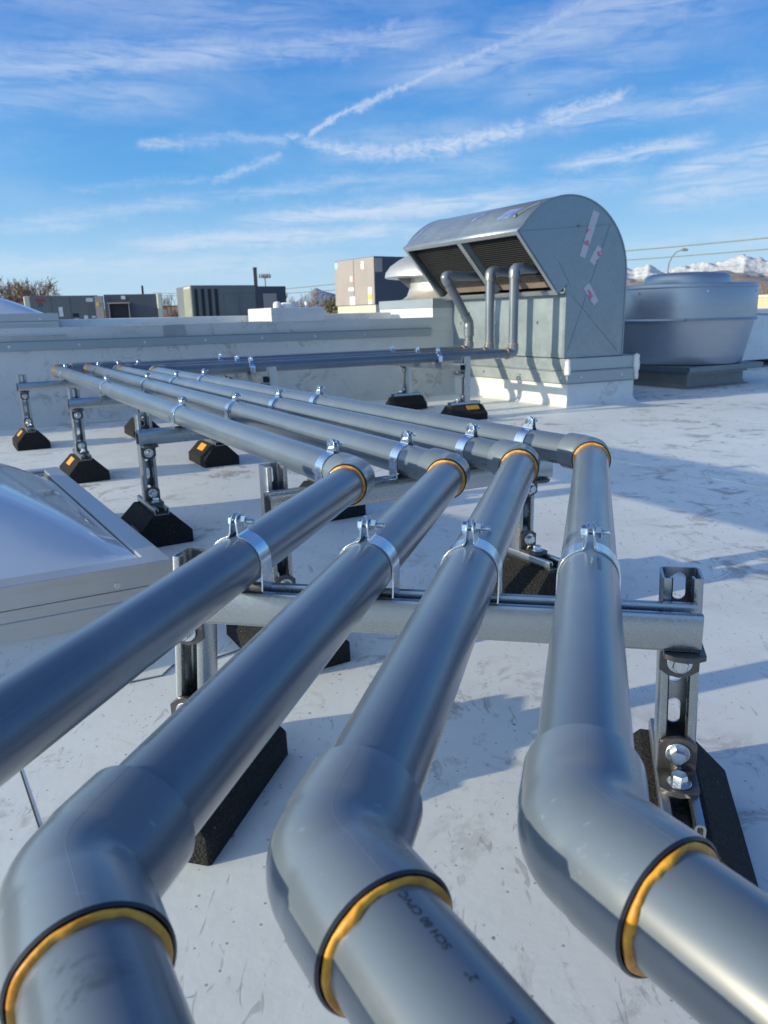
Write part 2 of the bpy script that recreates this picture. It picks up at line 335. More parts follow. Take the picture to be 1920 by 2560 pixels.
# ------------------------------------------------------------------ pipes
FH=.057
def seg_pipe(name,a,b,parent,r=PR,mat='pipe_plastic'):
    a=Vector(a);b=Vector(b);d=b-a; x=d.normalized(); z=Vector((0,0,1)) if abs(x.z)<.9 else Vector((0,1,0)); y=z.cross(x).normalized(); z=x.cross(y)
    M=Matrix(((x.x,y.x,z.x,a.x),(x.y,y.y,z.y,a.y),(x.z,y.z,z.z,a.z),(0,0,0,1)))
    mb=MB(); k=max(2,int(d.length/.05)); mb.tube([(d.length*i/k,0,0) for i in range(k+1)],r,56)
    o=mb.build(name,mat,parent); 
    o.matrix_local=(parent.matrix_world.inverted() if parent else Matrix())@M
    return o
def elbow(parent,c,da,db,L1=FH,rs=.0356,name='elbow',seam=True):
    c=Vector(c);da=Vector(da).normalized();db=Vector(db).normalized()
    th=da.angle(-db)          # turning angle
    br=.030 if th<1.2 else .040; a=br*math.tan(th/2); a=min(a,L1-.036); br=a/math.tan(th/2)
    if th>1.2: L1=max(L1,a+.036)
    pts=[];rad=[]
    for s,r in ((L1,.0341),(L1,rs-.0012),(L1-.0013,rs),(L1-.034,rs),(L1-.0375,rs-.0008),(a,rs-.0010)):
        pts.append(c+da*s);rad.append(r)
    # arc
    cen=c+(da+db).normalized()*(br/math.cos(th/2)) if th>1e-3 else c
    n=10; p0=c+da*a; p1=c+db*a; v0=p0-cen; ax=v0.cross(p1-cen).normalized()
    for i in range(1,n): pts.append(cen+Matrix.Rotation(th*i/n,3,ax)@v0); rad.append(rs-.0010)
    for s,r in ((a,rs-.0010),(L1-.0375,rs-.0008),(L1-.034,rs),(L1-.0013,rs),(L1,rs-.0012),(L1,.0341)):
        pts.append(c+db*s);rad.append(r)
    mb=MB(); nn=56
    # tube with explicit tangents so that rim rings stay flat
    T=[-da]*6+[ (Matrix.Rotation(th*i/n,3,ax)@(-da)) for i in range(1,n)]+[db]*6
    up=da.cross(db).normalized(); vs=[]
    for P,t,r in zip(pts,T,rad):
        x=up; y=t.cross(x)
        for j in range(nn):
            g=2*PI*j/nn; vs.append(P+(x*math.cos(g)+y*math.sin(g))*r)
    k=len(pts); fs=[(i*nn+j,i*nn+(j+1)%nn,(i+1)*nn+(j+1)%nn,(i+1)*nn+j) for i in range(k-1) for j in range(nn)]
    mb.add(vs,fs)
    for i in range(nn): 
        mb.mi[i]=1; mb.mi[(k-2)*nn+i]=1; mb.mi[nn+i]=1; mb.mi[(k-3)*nn+i]=1
    if seam:   # moulding seam and gate rib over the back of the bend
        sp=[];
        for P,t,r in list(zip(pts,T,rad))[2:-2]:
            x=up if up.z>0 else -up
            sp.append(P+x*(r-.00025))
        mb.tube(sp,.00032,6)
    o=mb.build(name,['fitting_plastic','fitting_rim'],parent,sharp=30); 
    return o,L1
def glue(parent,c,d,s,r=PR,seed=0,amp=1.0):
    """orange solvent-cement bead where the pipe enters the socket"""
    c=Vector(c);d=Vector(d).normalized(); up=Vector((0,0,1)) if abs(d.z)<.9 else Vector((1,0,0)); x=(up-d*up.dot(d)).normalized(); y=d.cross(x)
    mb=MB(); n=72;vs=[];k=7
    for j in range(n):
        a=2*PI*j/n; w=.0026+.0018*amp*(noise.noise(Vector((math.cos(a)*1.8+seed*7,math.sin(a)*1.8,seed)))+.3*noise.noise(Vector((math.cos(a)*7,math.sin(a)*7,seed)))); w=max(.0012,w)
        h=.0034+.0005*noise.noise(Vector((math.cos(a)*3,math.sin(a)*3,seed+5)))
        rd=x*math.cos(a)+y*math.sin(a)
        for i in range(k):
            g=PI*i/(k-1); vs.append(c+d*(s-.0008+w*(1-math.cos(g))/2*1.3)+rd*(r-.0003+h*math.sin(g)**.6))
    fs=[(j*k+i,j*k+i+1,((j+1)%n)*k+i+1,((j+1)%n)*k+i) for j in range(n) for i in range(k-1)]
    mb.add(vs,fs); return mb.build('cement_ring','orange_cement',parent,sharp=60)
def pipe_text(parent_pipe,text,x0,ang,size,flip,mat='ink',r=PR):
    """printing wrapped on the pipe: x0 along the pipe, ang = angle round it (0 = top)"""
    cu=bpy.data.curves.new('lettering','FONT'); cu.body=text; cu.size=size; cu.space_character=1.05
    ob=bpy.data.objects.new('lettering',cu); C.objects.link(ob)
    dg=bpy.context.evaluated_depsgraph_get(); me=bpy.data.meshes.new_from_object(ob.evaluated_get(dg)); bpy.data.objects.remove(ob)
    import bmesh
    bm=bmesh.new(); bm.from_mesh(me)
    bmesh.ops.subdivide_edges(bm,edges=[e for e in bm.edges if e.calc_length()>size*.25],cuts=1)
    for v in bm.verts:
        x,y=v.co.x,v.co.y
        if flip: x,y=-x,-y
        a=ang-y/r; v.co=Vector((x0+x,-(r+.00035)*math.sin(a),(r+.00035)*math.cos(a)))
    bm.to_mesh(me); bm.free(); me.materials.clear(); me.materials.append(MATS[mat])
    o=bpy.data.objects.new('printed_text',me); C.objects.link(o); o.parent=parent_pipe; return o

U1=Vector((.9644,-.2645,0)); V1=Vector((.2645,.9644,0))
def uv(u,v,z): return U1*u+V1*v+Vector((0,0,z+EYE))
AZ2=-30.3; AZ3=62.4
D0=-d2(AZ2)            # from the near elbows towards the viewer
D3=d2(AZ3)
ZA=-.268; ZF=-.253
near=[uv(-.378,.197,ZA),uv(-.231,.254,ZA),uv(-.115,.301,ZA),uv(.007,.352,ZA)]
midc=[uv(-.378,1.204,ZA),uv(-.225,1.273,ZA),uv(-.114,1.382,ZA),uv(.010,1.477,ZA)]
F=W(.288,4.626,ZF);Mm=W(.171,4.842,ZF);B=W(.051,5.162,ZF)
farc=[B-D3*2.062,B-D3*1.90,Mm-D3*1.739,F-D3*1.62]
RZ=[None,B+D3*.655,Mm+D3*.632,F+D3*.636]
labels=['grey plastic pipe nearest the skylight, leftmost of the four running side by side',
 'grey plastic pipe second from the left, its near elbow filling the lower left',
 'grey plastic pipe third from the left, lettered on its blurred near end',
 'grey plastic pipe farthest right, its near elbow beside the right-hand black foot block']
runs=[]
for i in range(4):
    run=thing('drain_pipe',labels[i],'pipe',near[i],'grey drain pipes crossing the roof'); runs.append(run)
    bpy.context.view_layer.update()
    inv=run.matrix_world.inverted()
    P=near[i];Q=midc[i];G=farc[i]
    def sub(a): return inv@Vector(a)
    # world coordinates are used for meshes, then parented with an inverse offset
    def fix(o): o.matrix_local=inv@o.matrix_local if o.parent is run and o.matrix_local==Matrix.Identity(4) else o.matrix_local; return o
    d1=(Q-P).normalized(); dd2=(G-Q).normalized()
    s0=seg_pipe('pipe_section',P+D0*(FH-.03),P+D0*1.15,run)
    s1=seg_pipe('pipe_section',P+d1*(FH-.03),Q-d1*(FH-.03),run)
    s2=seg_pipe('pipe_section',Q+dd2*(FH-.03),G-dd2*(.075-.03),run)
    fix(elbow(run,P,D0,d1)[0]); fix(elbow(run,Q,-d1,dd2)[0])
    fix(glue(run,P,D0,FH,seed=i+1,amp=1.5)); fix(glue(run,P,d1,FH,seed=i+31,amp=.2)) if i==99 else None
    fix(glue(run,Q,-d1,FH,seed=i+11)); 
    if i==1:
        mb=MB(); nx,na=16,16; vs=[(.036+.075*a/nx,-(PR+.0004)*math.sin(R(-30+80*b/na)),(PR+.0004)*math.cos(R(-30+80*b/na))) for a in range(nx+1) for b in range(na+1)]
        mb.add(vs,[(a*(na+1)+b,(a+1)*(na+1)+b,(a+1)*(na+1)+b+1,a*(na+1)+b+1) for a in range(nx) for b in range(na)])
        o=mb.build('dirt_smear','smear',s0)
    if i==2:
        pipe_text(s0,'SCH 80 CPVC',.070,R(-11),.0056,True); pipe_text(s0,'2"',.087,R(-11),.0056,True); pipe_text(s0,'INDUSTRIAL',.142,R(-11),.0064,True)
    if i==3:
        pipe_text(s1,'SCH 80 CPVC',.33,R(22),.0062,False,'ink_pale')
    if i==1:
        pipe_text(s1,'INDUSTRIAL 2" SCH 80 CPVC  ASTM F441  PVC-I  480 PSI  73F',.06,R(-20),.0062,False,'ink_pale')
    if i==2:
        pipe_text(s1,'2"  SCH 80',.47,R(30),.0055,False,'ink_pale')
    # far turn towards the hood
    if i==0:
        o,l=elbow(run,G,-dd2,D3); fix(o); fix(glue(run,G,-dd2,l,seed=50))
        seg_pipe('pipe_section',G+D3*.045,farc[1]-D3*.06,run)
    if i==1:
        o,l=elbow(run,G,-dd2,D3); fix(o); fix(glue(run,G,-dd2,l,seed=51))
        mb=MB(); mb.tube([G-D3*.085,G-D3*.0845,G+D3*.0,G+D3*.14,G+D3*.1405],[.032,.0385,.0385,.0385,.032],48); fix(mb.build('tee_fitting','fitting_plastic',run))
        fix(glue(run,G,-D3,.086,seed=52))
    if i>=2:
        o,l=elbow(run,G,-dd2,D3); fix(o); fix(glue(run,G,-dd2,l,seed=53+i))
    if i>=1:
        Z=RZ[i]; seg_pipe('pipe_section',G+D3*.05,Z-D3*.045,run)
        UP=Vector((0,0,1)); o,l=elbow(run,Z,-D3,UP); fix(o); fix(glue(run,Z,-D3,l,seed=60+i,amp=.5)); fix(glue(run,Z,UP,l,seed=70+i,amp=.3))
        if i==1:
            K=Z+UP*.195; top=Vector((.452,5.372,.25+EYE)); seg_pipe('pipe_section',Z+UP*.05,K-UP*.04,run)
            mb=MB(); mb.tube([K-UP*.098,K-UP*.0975,K-UP*.05,K-UP*.03],[.031,.0375,.0375,.0375],40); fix(mb.build('coupling','fitting_plastic',run))
            dk=(top-K).normalized(); o,l2=elbow(run,K,-UP,dk); fix(o); seg_pipe('pipe_section',K+dk*.03,top-dk*.04,run)
            o,l2=elbow(run,top,-dk,D3); fix(o); fix(glue(run,top,-dk,l2,seed=80,amp=.3)); seg_pipe('pipe_section',top+D3*.045,top+D3*.30,run)
        else:
            top=Z+UP*(.512 if i==2 else .518); seg_pipe('pipe_section',Z+UP*.05,top-UP*.04,run)
            o,l2=elbow(run,top,-UP,D3); fix(o); fix(glue(run,top,-UP,l2,seed=81+i,amp=.3)); seg_pipe('pipe_section',top+D3*.045,top+D3*(.26 if i==2 else .36),run)
            if i==3:
                t2=top+D3*.37; o,l3=elbow(run,t2,-D3,Vector((0,0,-1))); fix(o)

# ------------------------------------------------------------------ support frames
def make_frame(label,group,pl,pr,front,blocks,zt=-.258,leans=(0,0),bar_z=None,ext=(.03,.03),fshift=0,angle_at=None):
    """pl, pr: plan position of the two posts; front: unit vector pointing to the bar side"""
    pl=Vector((*pl,0));pr=Vector((*pr,0)); front=Vector(front).normalized()
    along=(pr-pl).normalized(); 
    root=thing('pipe_support',label,'pipe support',((pl+pr)/2),group); bpy.context.view_layer.update(); inv=root.matrix_world.inverted()
    def fx(o): o.matrix_local=inv; return o
    zb=bar_z+EYE; off=SW+.0008
    # crossbar, open side up
    a=pl+front*off-along*ext[0]; b=pr+front*off+along*ext[1]
    mb=MB(); strut(mb,(b-a).length,M=frame((a.x,a.y,zb-SW),along)); bar=fx(mb.build('crossbar','galvanized_strut',root))
    for k,(p,lean) in enumerate(((pl,leans[0]),(pr,leans[1]))):
        # upright: channel along z, open side to the front
        ztop=zt+EYE; z0=.105; h=ztop-z0
        y=Vector((0,0,1))+along*(-lean); y.normalize(); zf=(front-y*front.dot(y)).normalized(); xx=y.cross(zf)
        o0=p+along*(lean*h)-zf*(SW/2)+Vector((0,0,z0))
        M=Matrix(((xx.x,y.x,zf.x,o0.x),(xx.y,y.y,zf.y,o0.y),(xx.z,y.z,zf.z,o0.z),(0,0,0,1)))
        mb=MB(); strut(mb,h,M=M,first=(h-.0215)%.0508+(.0508 if (h-.0215)%.0508<.012 else 0)); fx(mb.build('post','galvanized_strut',root))
        base=p+along*(lean*h)
        def ang(zc,up_leg,fl):   # angle bracket: one leg on the post face, one leg level
            mb=MB(); w=.0205; t=.006; s=1 if up_leg else -1
            leg=[(-w,0),(w,0),(w,.036),(w*.55,.0425),(0,.045),(-w*.55,.0425),(-w,.036)]
            tt=(zc-z0)/h; pc=base+(p-base)*tt
            o=pc+front*(SW/2+.0006)+Vector((0,0,zc))
            mb.holed(leg,[],along,Vector((0,0,s)),o,front*t)
            leg2=[(-w,0),(w,0),(w,.040),(w*.55,.0465),(0,.049),(-w*.55,.0465),(-w,.040)]
            mb.holed(leg2,[],along,front,o+front*(t*.6)+Vector((0,0,s*.0003)),Vector((0,0,s*t)))
            # pressed gusset dimple
            if up_leg: mb.lathe([(.0068,-.004),(.0062,.003),(.0045,.009),(.001,.012)],16,Matrix.Translation(o+front*.006+Vector((0,0,.006)))@(Vector((0,0,1)).rotation_difference((front+Vector((0,0,1))).normalized()).to_matrix().to_4x4()))
            br=mb.build('angle_bracket','bracket_steel',root,bevel=.0006); fx(br)
            zc2=zc+s*.0225; q=o+front*(t+.0003)+Vector((0,0,s*.0262)); rot=Vector((0,0,1)).rotation_difference(front).to_matrix().to_4x4()
            mb=MB(); hexbolt(mb,Matrix.Translation(q)@rot@Matrix.Rotation(random.random(),4,'Z')); fx(mb.build('bolt','zinc_bolt',root))
            if up_leg:
                q=o+front*.0340+Vector((0,0,t+.0006)); mb=MB(); hexbolt(mb,Matrix.Translation(q)@Matrix.Rotation(random.random(),4,'Z')); fx(mb.build('bolt','zinc_bolt',root))
        ang(zb-SW-.0006,False,0); ang(z0+.0004,True,0)
        # foot block with base channel
        lab,rot,sh=blocks[k]
        fd=front
        if rot: fd=Matrix.Rotation(R(rot),3,'Z')@front
        cx=base+front*(.012+sh)
        Mb=frame((cx.x,cx.y,0),-fd)      # local y away from the front
        ln=.120; wb=.078; wt=.030; H=.085; zs=.036
        sec=lambda s:[(-wb*s,0),(wb*s,0),(wb*s*.99,zs),(wt,H),(-wt,H),(-wb*s*.99,zs)]
        mb=MB(); n=9; vs=[]
        ys=[-ln,-ln+.004]+[-ln+.01+(2*ln-.02)*i/6 for i in range(7)]+[ln-.004,ln]
        for j,yy in enumerate(ys):
            e=1-.05*(1 if j in(0,len(ys)-1) else 0)
            for (x,z) in sec(e):
                yv=yy
                if z>.05: yv=yy*.93
                vs.append(Mb@Vector((x,yv,max(0.0,z)+(.0012*noise.noise(Vector((x*40,yy*40,z*40+k*9+pl.x))) if z>0 else 0))))
        m=len(ys); fs=[(j*6+i,j*6+(i+1)%6,(j+1)*6+(i+1)%6,(j+1)*6+i) for j in range(m-1) for i in range(6)]+[tuple(range(6))[::-1],tuple((m-1)*6+i for i in range(6))]
        mb.add(vs,fs); blk=fx(mb.build('rubber_block','block_rubber',root,sharp=25,bevel=.0015))
        mb=MB(); strut(mb,2*ln*.86,depth=.0205,slots=False,M=Mb@Matrix.Translation((0,-ln*.86,H+.0008))); fx(mb.build('base_channel','galvanized_strut' if not lab=='dark' else 'strut_dark',root))
        if lab:
            for side,kind,y0,y1,f0,f1 in lab:
                # on the sloping side face; f along slope 0 (low) .. 1 (top)
                def sl(yy,f): return Mb@Vector((side*(wb*.99+(wt-wb*.99)*f+.0012),yy,zs+(H-zs)*f+.0010))
                mb=MB(); q=[sl(y0,f0),sl(y1,f0),sl(y1,f1),sl(y0,f1)]; nn=(q[1]-q[0]).cross(q[3]-q[0]).normalized()
                if nn.z<0: nn=-nn
                mb.prism(q,nn*.0012); o=fx(mb.build('reflective_label',kind,root)); o.parent=blk; o.matrix_local=Matrix.Identity(4)
    return root
fr1=-V1
def S2(u,v): a=R(-30.2); return (math.cos(a)*u+math.sin(a)*v, -math.sin(a)*u+math.cos(a)*v)
def S3(u,v): a=R(62.4); return (math.cos(a)*u+math.sin(a)*v, -math.sin(a)*u+math.cos(a)*v)
def S1(u,v): p=U1*u+V1*v; return (p.x,p.y)
YL='label_yellow'
f2=-d2(-30.2); f3=-D3
make_frame('nearest galvanized frame, its right post standing beside the near right elbow','galvanized pipe supports',S1(-.457,.787),S1(.105,.824),fr1,[(None,0,.0),(None,0,0)],leans=(-.075,.035),bar_z=ZA-PR-.002,zt=-.276,ext=(.02,.016))
make_frame('galvanized frame just behind the four middle elbows','galvanized pipe supports',S2(.500,1.255),S2(1.060,1.225),f2,[([(-1,YL,-.112,-.035,.12,.72)],0,0),(None,0,0)],bar_z=-.2672-PR,zt=-.256)
make_frame('galvanized frame whose left foot block touches the skylight corner','galvanized pipe supports',S2(.487,2.180),S2(1.030,2.185),f2,[([(-1,'label_brown',-.10,-.02,.08,.25)],0,0),(None,0,.04)],bar_z=-.263-PR,zt=-.253)
make_frame('third galvanized frame beyond the skylight, orange label on both foot blocks','galvanized pipe supports',S2(.463,3.225),S2(1.005,3.225),f2,[([(-1,YL,-.03,.045,.45,.95)],0,0),([(-1,YL,-.03,.045,.45,.95)],0,0)],bar_z=-.258-PR,zt=-.250)
make_frame('farthest left galvanized frame near the far pipe corner','galvanized pipe supports',S2(.372,4.235),S2(.95,4.29),f2,[([(-1,YL,-.03,.045,.45,.95)],0,0),(None,0,0)],bar_z=-.254-PR,zt=-.246)
make_frame('galvanized frame under the dark pipes by the hood curb','galvanized pipe supports',S3(-4.40,2.50),S3(-3.74,2.52),f3,[(None,0,0),([(1,YL,-.01,.075,.5,.95)],0,0)],bar_z=ZF-PR,zt=-.245,ext=(.17,.03))
make_frame('galvanized frame under the dark pipes midway to the hood','galvanized pipe supports',S3(-4.42,1.33),S3(-3.76,1.33),f3,[(None,0,0),(None,0,0)],bar_z=ZF-PR,zt=-.245,ext=(.17,.03))
# ------------------------------------------------------------------ clamps on the frames
nm=['leftmost','second','third','right-hand']
def lerp_at(i,seg,axis_dir,org):
    pass
def on_line(a,b,c,n):     # point of line a-b on the vertical plane through c with normal n
    t=(c-a).dot(n)/(b-a).dot(n); return a+(b-a)*t
pa_=Vector((*S1(-.457,.787),0)); pb_=Vector((*S1(.105,.824),0)); c0=pa_-V1*(SW+.0008); n0=Vector((0,0,1)).cross(pb_-pa_).normalized()
for i in range(4):
    p=on_line(near[i],midc[i],c0,n0); place_clamp(p,V1,'zinc clamp on the %s pipe of the nearest frame'%nm[i],'pipe clamps')
for k,(u,v,lbl,dv) in enumerate(((.5,1.24,'frame behind the middle elbows',-.055),(.49,2.18,'frame beside the skylight corner',0),(.46,3.225,'third frame beyond the skylight',0),(.37,4.26,'farthest left frame',0))):
    c=Vector((*S2(u,v-SW-.0008),0)); n=d2(-30.2)
    if k==0: n=(d2(-30.2)).normalized()
    for i in range(4):
        if k==3 and i>1: pass
        p=on_line(midc[i],farc[i],c,n); place_clamp(p,(farc[i]-midc[i]),'zinc clamp on the %s pipe of the %s'%(nm[i],lbl),'pipe clamps')
for v,lbl in ((2.51,'frame by the hood curb'),(1.33,'frame midway to the hood')):
    c=Vector((*S3(-4,v-SW-.0008),0))
    for i,nn in ((1,'back'),(2,'middle'),(3,'front')):
        p=on_line(farc[i],RZ[i],c,D3); place_clamp(p,D3,'zinc clamp on the %s dark pipe over the %s'%(nn,lbl),'pipe clamps')

# ------------------------------------------------------------------ setting: roofs, ground
def struct(o): o['kind']='structure'; return o
az=R(63); WX=Vector((math.sin(az),math.cos(az),0)); WN=Vector((-WX.y,WX.x,0))   # along the wall / away behind it
W0=Vector((-1.35,5.0,0))
mb=MB(); mb.box((-14,-7,-.35),(26,16.5,0)); mb.v=[tuple(Matrix.Rotation(R(27),4,'Z')@Vector(p)) for p in mb.v]; struct(mb.build('roof','roof_membrane',smooth=False))
mb=MB()
def patch(mb,pts,z0,h):
    mb.prism([Vector((x,y,z0)) for x,y in pts],(0,0,h))
def G(px,py): return (px,py)
# lapped membrane sheets and patches
mb=MB(); patch(mb,[(-3.2,-1.2),(.75,-1.0),(-.429,.793),(-.531,.95),(-.60,1.12),(-1.6,1.0),(-3.2,.4)],.0002,.0004)
struct(mb.build('membrane_sheet','roof_membrane',smooth=False))
mb=MB(); patch(mb,[(-.429,.793),(-.531,.95),(-.5295,.9515),(-.427,.7945)],.0007,.0002); patch(mb,[(-.429,.793),(-.427,.794),(-.102,.359),(-.104,.358)],.0007,.0002)
struct(mb.build('membrane_seam','seam_dark',smooth=False))
mb=MB(); patch(mb,[(.55,3.95),(2.45,.95),(2.36,.89),(.46,3.89)],.0004,.0016)
struct(mb.build('membrane_lap','roof_membrane',smooth=False))
mb=MB(); patch(mb,[(-.351,1.479),(-.265,1.331),(-.331,1.275),(-.391,1.259),(-.400,1.219),(-.471,1.186),(-.56,1.24),(-.60,1.40),(-.50,1.50)],.0026,.0018); struct(mb.build('membrane_patch','roof_membrane',smooth=False))
# terrain
mb=MB(); mb.lathe([(.01,-6.5),(300,-6.5),(3000,-6.5),(45000,-6.5)],96); struct(mb.build('ground','valley_ground',smooth=False))
# building body under the roof
mb=MB(); mb.box((-13.9,-6.9,-6.6),(25.9,16.4,-.36)); mb.v=[tuple(Matrix.Rotation(R(27),4,'Z')@Vector(p)) for p in mb.v]
b_=mb.build('building','stucco',smooth=False); tag(b_,'pale building below carrying the flat white roof','building')
# step wall to the upper roof
def wp(s,n,z): return W0+WX*s+WN*n+Vector((0,0,z+EYE))
wall=thing('parapet_wall','long low white membrane wall behind the pipes, capped and crossed by a metal bar','wall',W0); bpy.context.view_layer.update(); winv=wall.matrix_world.inverted()
def fixw(o,inv): o.matrix_local=inv; return o
SL,SR=-7.0,3.4
def sweep(mb,sec,s0,s1,nseg=40,wob=0):
    k=len(sec);vs=[]
    for i in range(nseg+1):
        s=s0+(s1-s0)*i/nseg
        for (n,z) in sec:
            w=wob*noise.noise(Vector((s*1.1,z*3,n)))
            vs.append(wp(s,n-w,z+w*.3))
    fs=[(i*k+j,i*k+(j+1)%k,(i+1)*k+(j+1)%k,(i+1)*k+j) for i in range(nseg) for j in range(k)]+[tuple(range(k))[::-1],tuple(nseg*k+j for j in range(k))]
    mb.add(vs,fs)
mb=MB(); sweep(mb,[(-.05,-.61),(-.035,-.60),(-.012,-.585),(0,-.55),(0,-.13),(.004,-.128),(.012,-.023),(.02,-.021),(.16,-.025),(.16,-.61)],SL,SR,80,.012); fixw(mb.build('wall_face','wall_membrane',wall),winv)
mb=MB(); sweep(mb,[(-.004,-.156),(-.008,-.154),(-.009,-.106),(-.016,-.100),(-.014,-.098),(.006,-.104),(.006,-.156)],SL,1.95,60,0); fixw(mb.build('termination_bar','flashing_steel',wall),winv)
mb=MB()
for i in range(22):
    s=SL+.2+i*.39; Mq=Matrix.Translation(wp(s,-.0095,-.130))@(Vector((0,0,1)).rotation_difference(-WN).to_matrix().to_4x4()); hexbolt(mb,Mq,.008,.004,.008,.001)
o=fixw(mb.build('screws','zinc_bolt',wall),winv); o['kind']='stuff'
mb=MB(); mb.hexa([wp(-.04,-.0035,-.100),wp(.095,-.0035,-.100),wp(.095,.01,-.100),wp(-.04,.01,-.100),wp(-.044,.006,-.028),wp(.091,.006,-.028),wp(.091,.02,-.028),wp(-.044,.02,-.028)]); fixw(mb.build('repair_patch','patch_grey',wall,smooth=False),winv)
# upper roof + white cap edge
UR=-.028
mb=MB(); vs=[wp(SL,.165,UR),wp(9,.165,UR),wp(9,32,UR),wp(SL-16,32,UR),wp(SL-16,.165,UR)]; mb.prism([Vector(v)-Vector((0,0,.5)) for v in vs],(0,0,.5)); struct(mb.build('upper_roof','roof_membrane',smooth=False))
mb=MB()
sweep(mb,[(.55,-.029),(.55,.020),(.59,.024),(.80,.024),(.84,-.029)],-.60,1.9,40,.006)
tag(mb.build('roof_edge_curb','curb_membrane'),'low white membrane ridge running along the top of the wall','curb')

# ------------------------------------------------------------------ exhaust hood
FCx=Vector((1.212,4.936,0)); HS=d2(64); HW=d2(-31)     # side direction (away), width direction (to the left)
def hp(s,w,z): return FCx+HS*s+HW*w+Vector((0,0,z+EYE))
hood=thing('exhaust_hood','tall galvanized gooseneck hood with two dark louvred bays and pipes entering it','exhaust hood',FCx); bpy.context.view_layer.update(); hinv=hood.matrix_world.inverted()
def fh(o): o.matrix_local=hinv; return o
def hbox(mb,s0,s1,w0,w1,z0,z1): mb.hexa([hp(s0,w0,z0),hp(s1,w0,z0),hp(s1,w1,z0),hp(s0,w1,z0),hp(s0,w0,z1),hp(s1,w0,z1),hp(s1,w1,z1),hp(s0,w1,z1)])
mb=MB(); n=10; 
# curb with softly sloping foot
ring=lambda e,z:[hp(-e,-e,z),hp(.574+e,-e,z),hp(.574+e,1.384+e,z),hp(-e,1.384+e,z)]
vs=ring(.03,-.61)+ring(.012,-.598)+ring(0,-.57)+ring(0,-.44); fs=[(i*4+j,i*4+(j+1)%4,(i+1)*4+(j+1)%4,(i+1)*4+j) for i in range(3) for j in range(4)]+[(12,13,14,15)]
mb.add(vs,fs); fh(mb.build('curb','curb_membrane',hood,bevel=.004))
mb=MB(); e=.006
vs=ring(.016,-.462)+ring(.009,-.456)+ring(.009,-.386)+ring(.02,-.382)+ring(.02,-.379)+ring(.004,-.378)
fs=[(i*4+j,i*4+(j+1)%4,(i+1)*4+(j+1)%4,(i+1)*4+j) for i in range(5) for j in range(4)]+[(20,21,22,23),(3,2,1,0)]
mb.add(vs,fs); fh(mb.build('curb_flashing','flashing_steel',hood,bevel=.001))
mb=MB(); vs=ring(.006,-.377)+ring(.006,-.300)+ring(-.014,-.294)
fs=[(i*4+j,i*4+(j+1)%4,(i+1)*4+(j+1)%4,(i+1)*4+j) for i in range(2) for j in range(4)]+[(8,9,10,11),(3,2,1,0)]
mb.add(vs,fs); fh(mb.build('base_skirt','duct_steel',hood,bevel=.001))
mb=MB()
for w_ in (.05,.45,.85,1.25): hexbolt(mb,Matrix.Translation(hp(-.010,w_,-.42))@(Vector((0,0,1)).rotation_difference(-HS).to_matrix().to_4x4()),.008,.004,.009,.001)
for s_ in (.1,.45): hexbolt(mb,Matrix.Translation(hp(s_,-.010,-.42))@(Vector((0,0,1)).rotation_difference(-HW).to_matrix().to_4x4()),.008,.004,.009,.001)
o=fh(mb.build('screws','zinc_bolt',hood)); o['kind']='stuff'
for s_,w_,z_,sz in ((-.012,-.012,-.355,.045),(.574,-.012,-.345,.050),(.578,-.014,-.425,.03)):
    mb=MB(); prof=[(.004,-sz*1.15),(sz*.42,-sz),(sz*.50,-sz*.3),(sz*.38,sz*.5),(sz*.42,sz*.9),(.006,sz*1.15)]
    mb.lathe(prof,14,Matrix.Translation(hp(s_,w_,z_))); mb.v=[tuple(Vector(p)+Vector((1,1,1))*.006*noise.noise(Vector(p)*40)) for p in mb.v]; fh(mb.build('caulk_blob','caulk',hood))
# side profile
arc=[(.467,-.293),(.467,.10)]
cz=.222; rr=.466
for a in range(0,151,6): arc.append((rr*math.cos(R(a)),cz+rr*math.sin(R(a))))
arc=[p for p in arc if not (p[0]<-.40 and p[1]<.47)]
prof=arc+[(-.41,.471),(-.088,.102),(-.019,.166),(-.014,-.293)]
Wd=1.255; w0=.014
for w_,nme in ((w0,'side_panel'),(w0+Wd,'side_panel')):
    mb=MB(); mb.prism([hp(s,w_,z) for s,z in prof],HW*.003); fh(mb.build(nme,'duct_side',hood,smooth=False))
# curved shell
mb=MB(); sh=[(.467,-.293)]+arc[1:]+[(-.41,.471)]
mb.add([hp(s0,w_,z0) for s0,z0 in sh for w_ in (w0+.004,w0+Wd*.5,w0+Wd-.001)],[(3*i+k,3*i+k+1,3*i+k+4,3*i+k+3) for i in range(len(sh)-1) for k in (0,1)])
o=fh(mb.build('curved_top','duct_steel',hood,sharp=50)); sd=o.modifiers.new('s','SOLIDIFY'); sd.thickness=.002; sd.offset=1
# raised seam on the rim of the side
mb=MB(); mb.tube([hp(s,w0-.002,z) for s,z in sh],.0045,8); fh(mb.build('rim_seam','duct_dark',hood))
mb=MB(); mb.tube([hp(s,w0+Wd+.004,z) for s,z in sh],.0045,8); fh(mb.build('rim_seam','duct_dark',hood))
# front and creases
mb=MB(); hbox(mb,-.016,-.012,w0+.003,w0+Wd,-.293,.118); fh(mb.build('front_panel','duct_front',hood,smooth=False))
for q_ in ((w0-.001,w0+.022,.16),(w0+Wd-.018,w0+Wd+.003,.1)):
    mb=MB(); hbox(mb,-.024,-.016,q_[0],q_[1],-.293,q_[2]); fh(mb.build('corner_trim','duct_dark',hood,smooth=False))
mb=MB()
for (a,b) in (((-.40,.470),(.330,.527)),((.308,.523),(.001,-.254)),((.02,.097),(.422,-.263)),((-.09,.30),(.01,.15))):
    mb.tube([hp(a[0],w0-.0012,a[1]),hp(b[0],w0-.0012,b[1])],.0016,6)
fh(mb.build('panel_seam','duct_dark',hood))
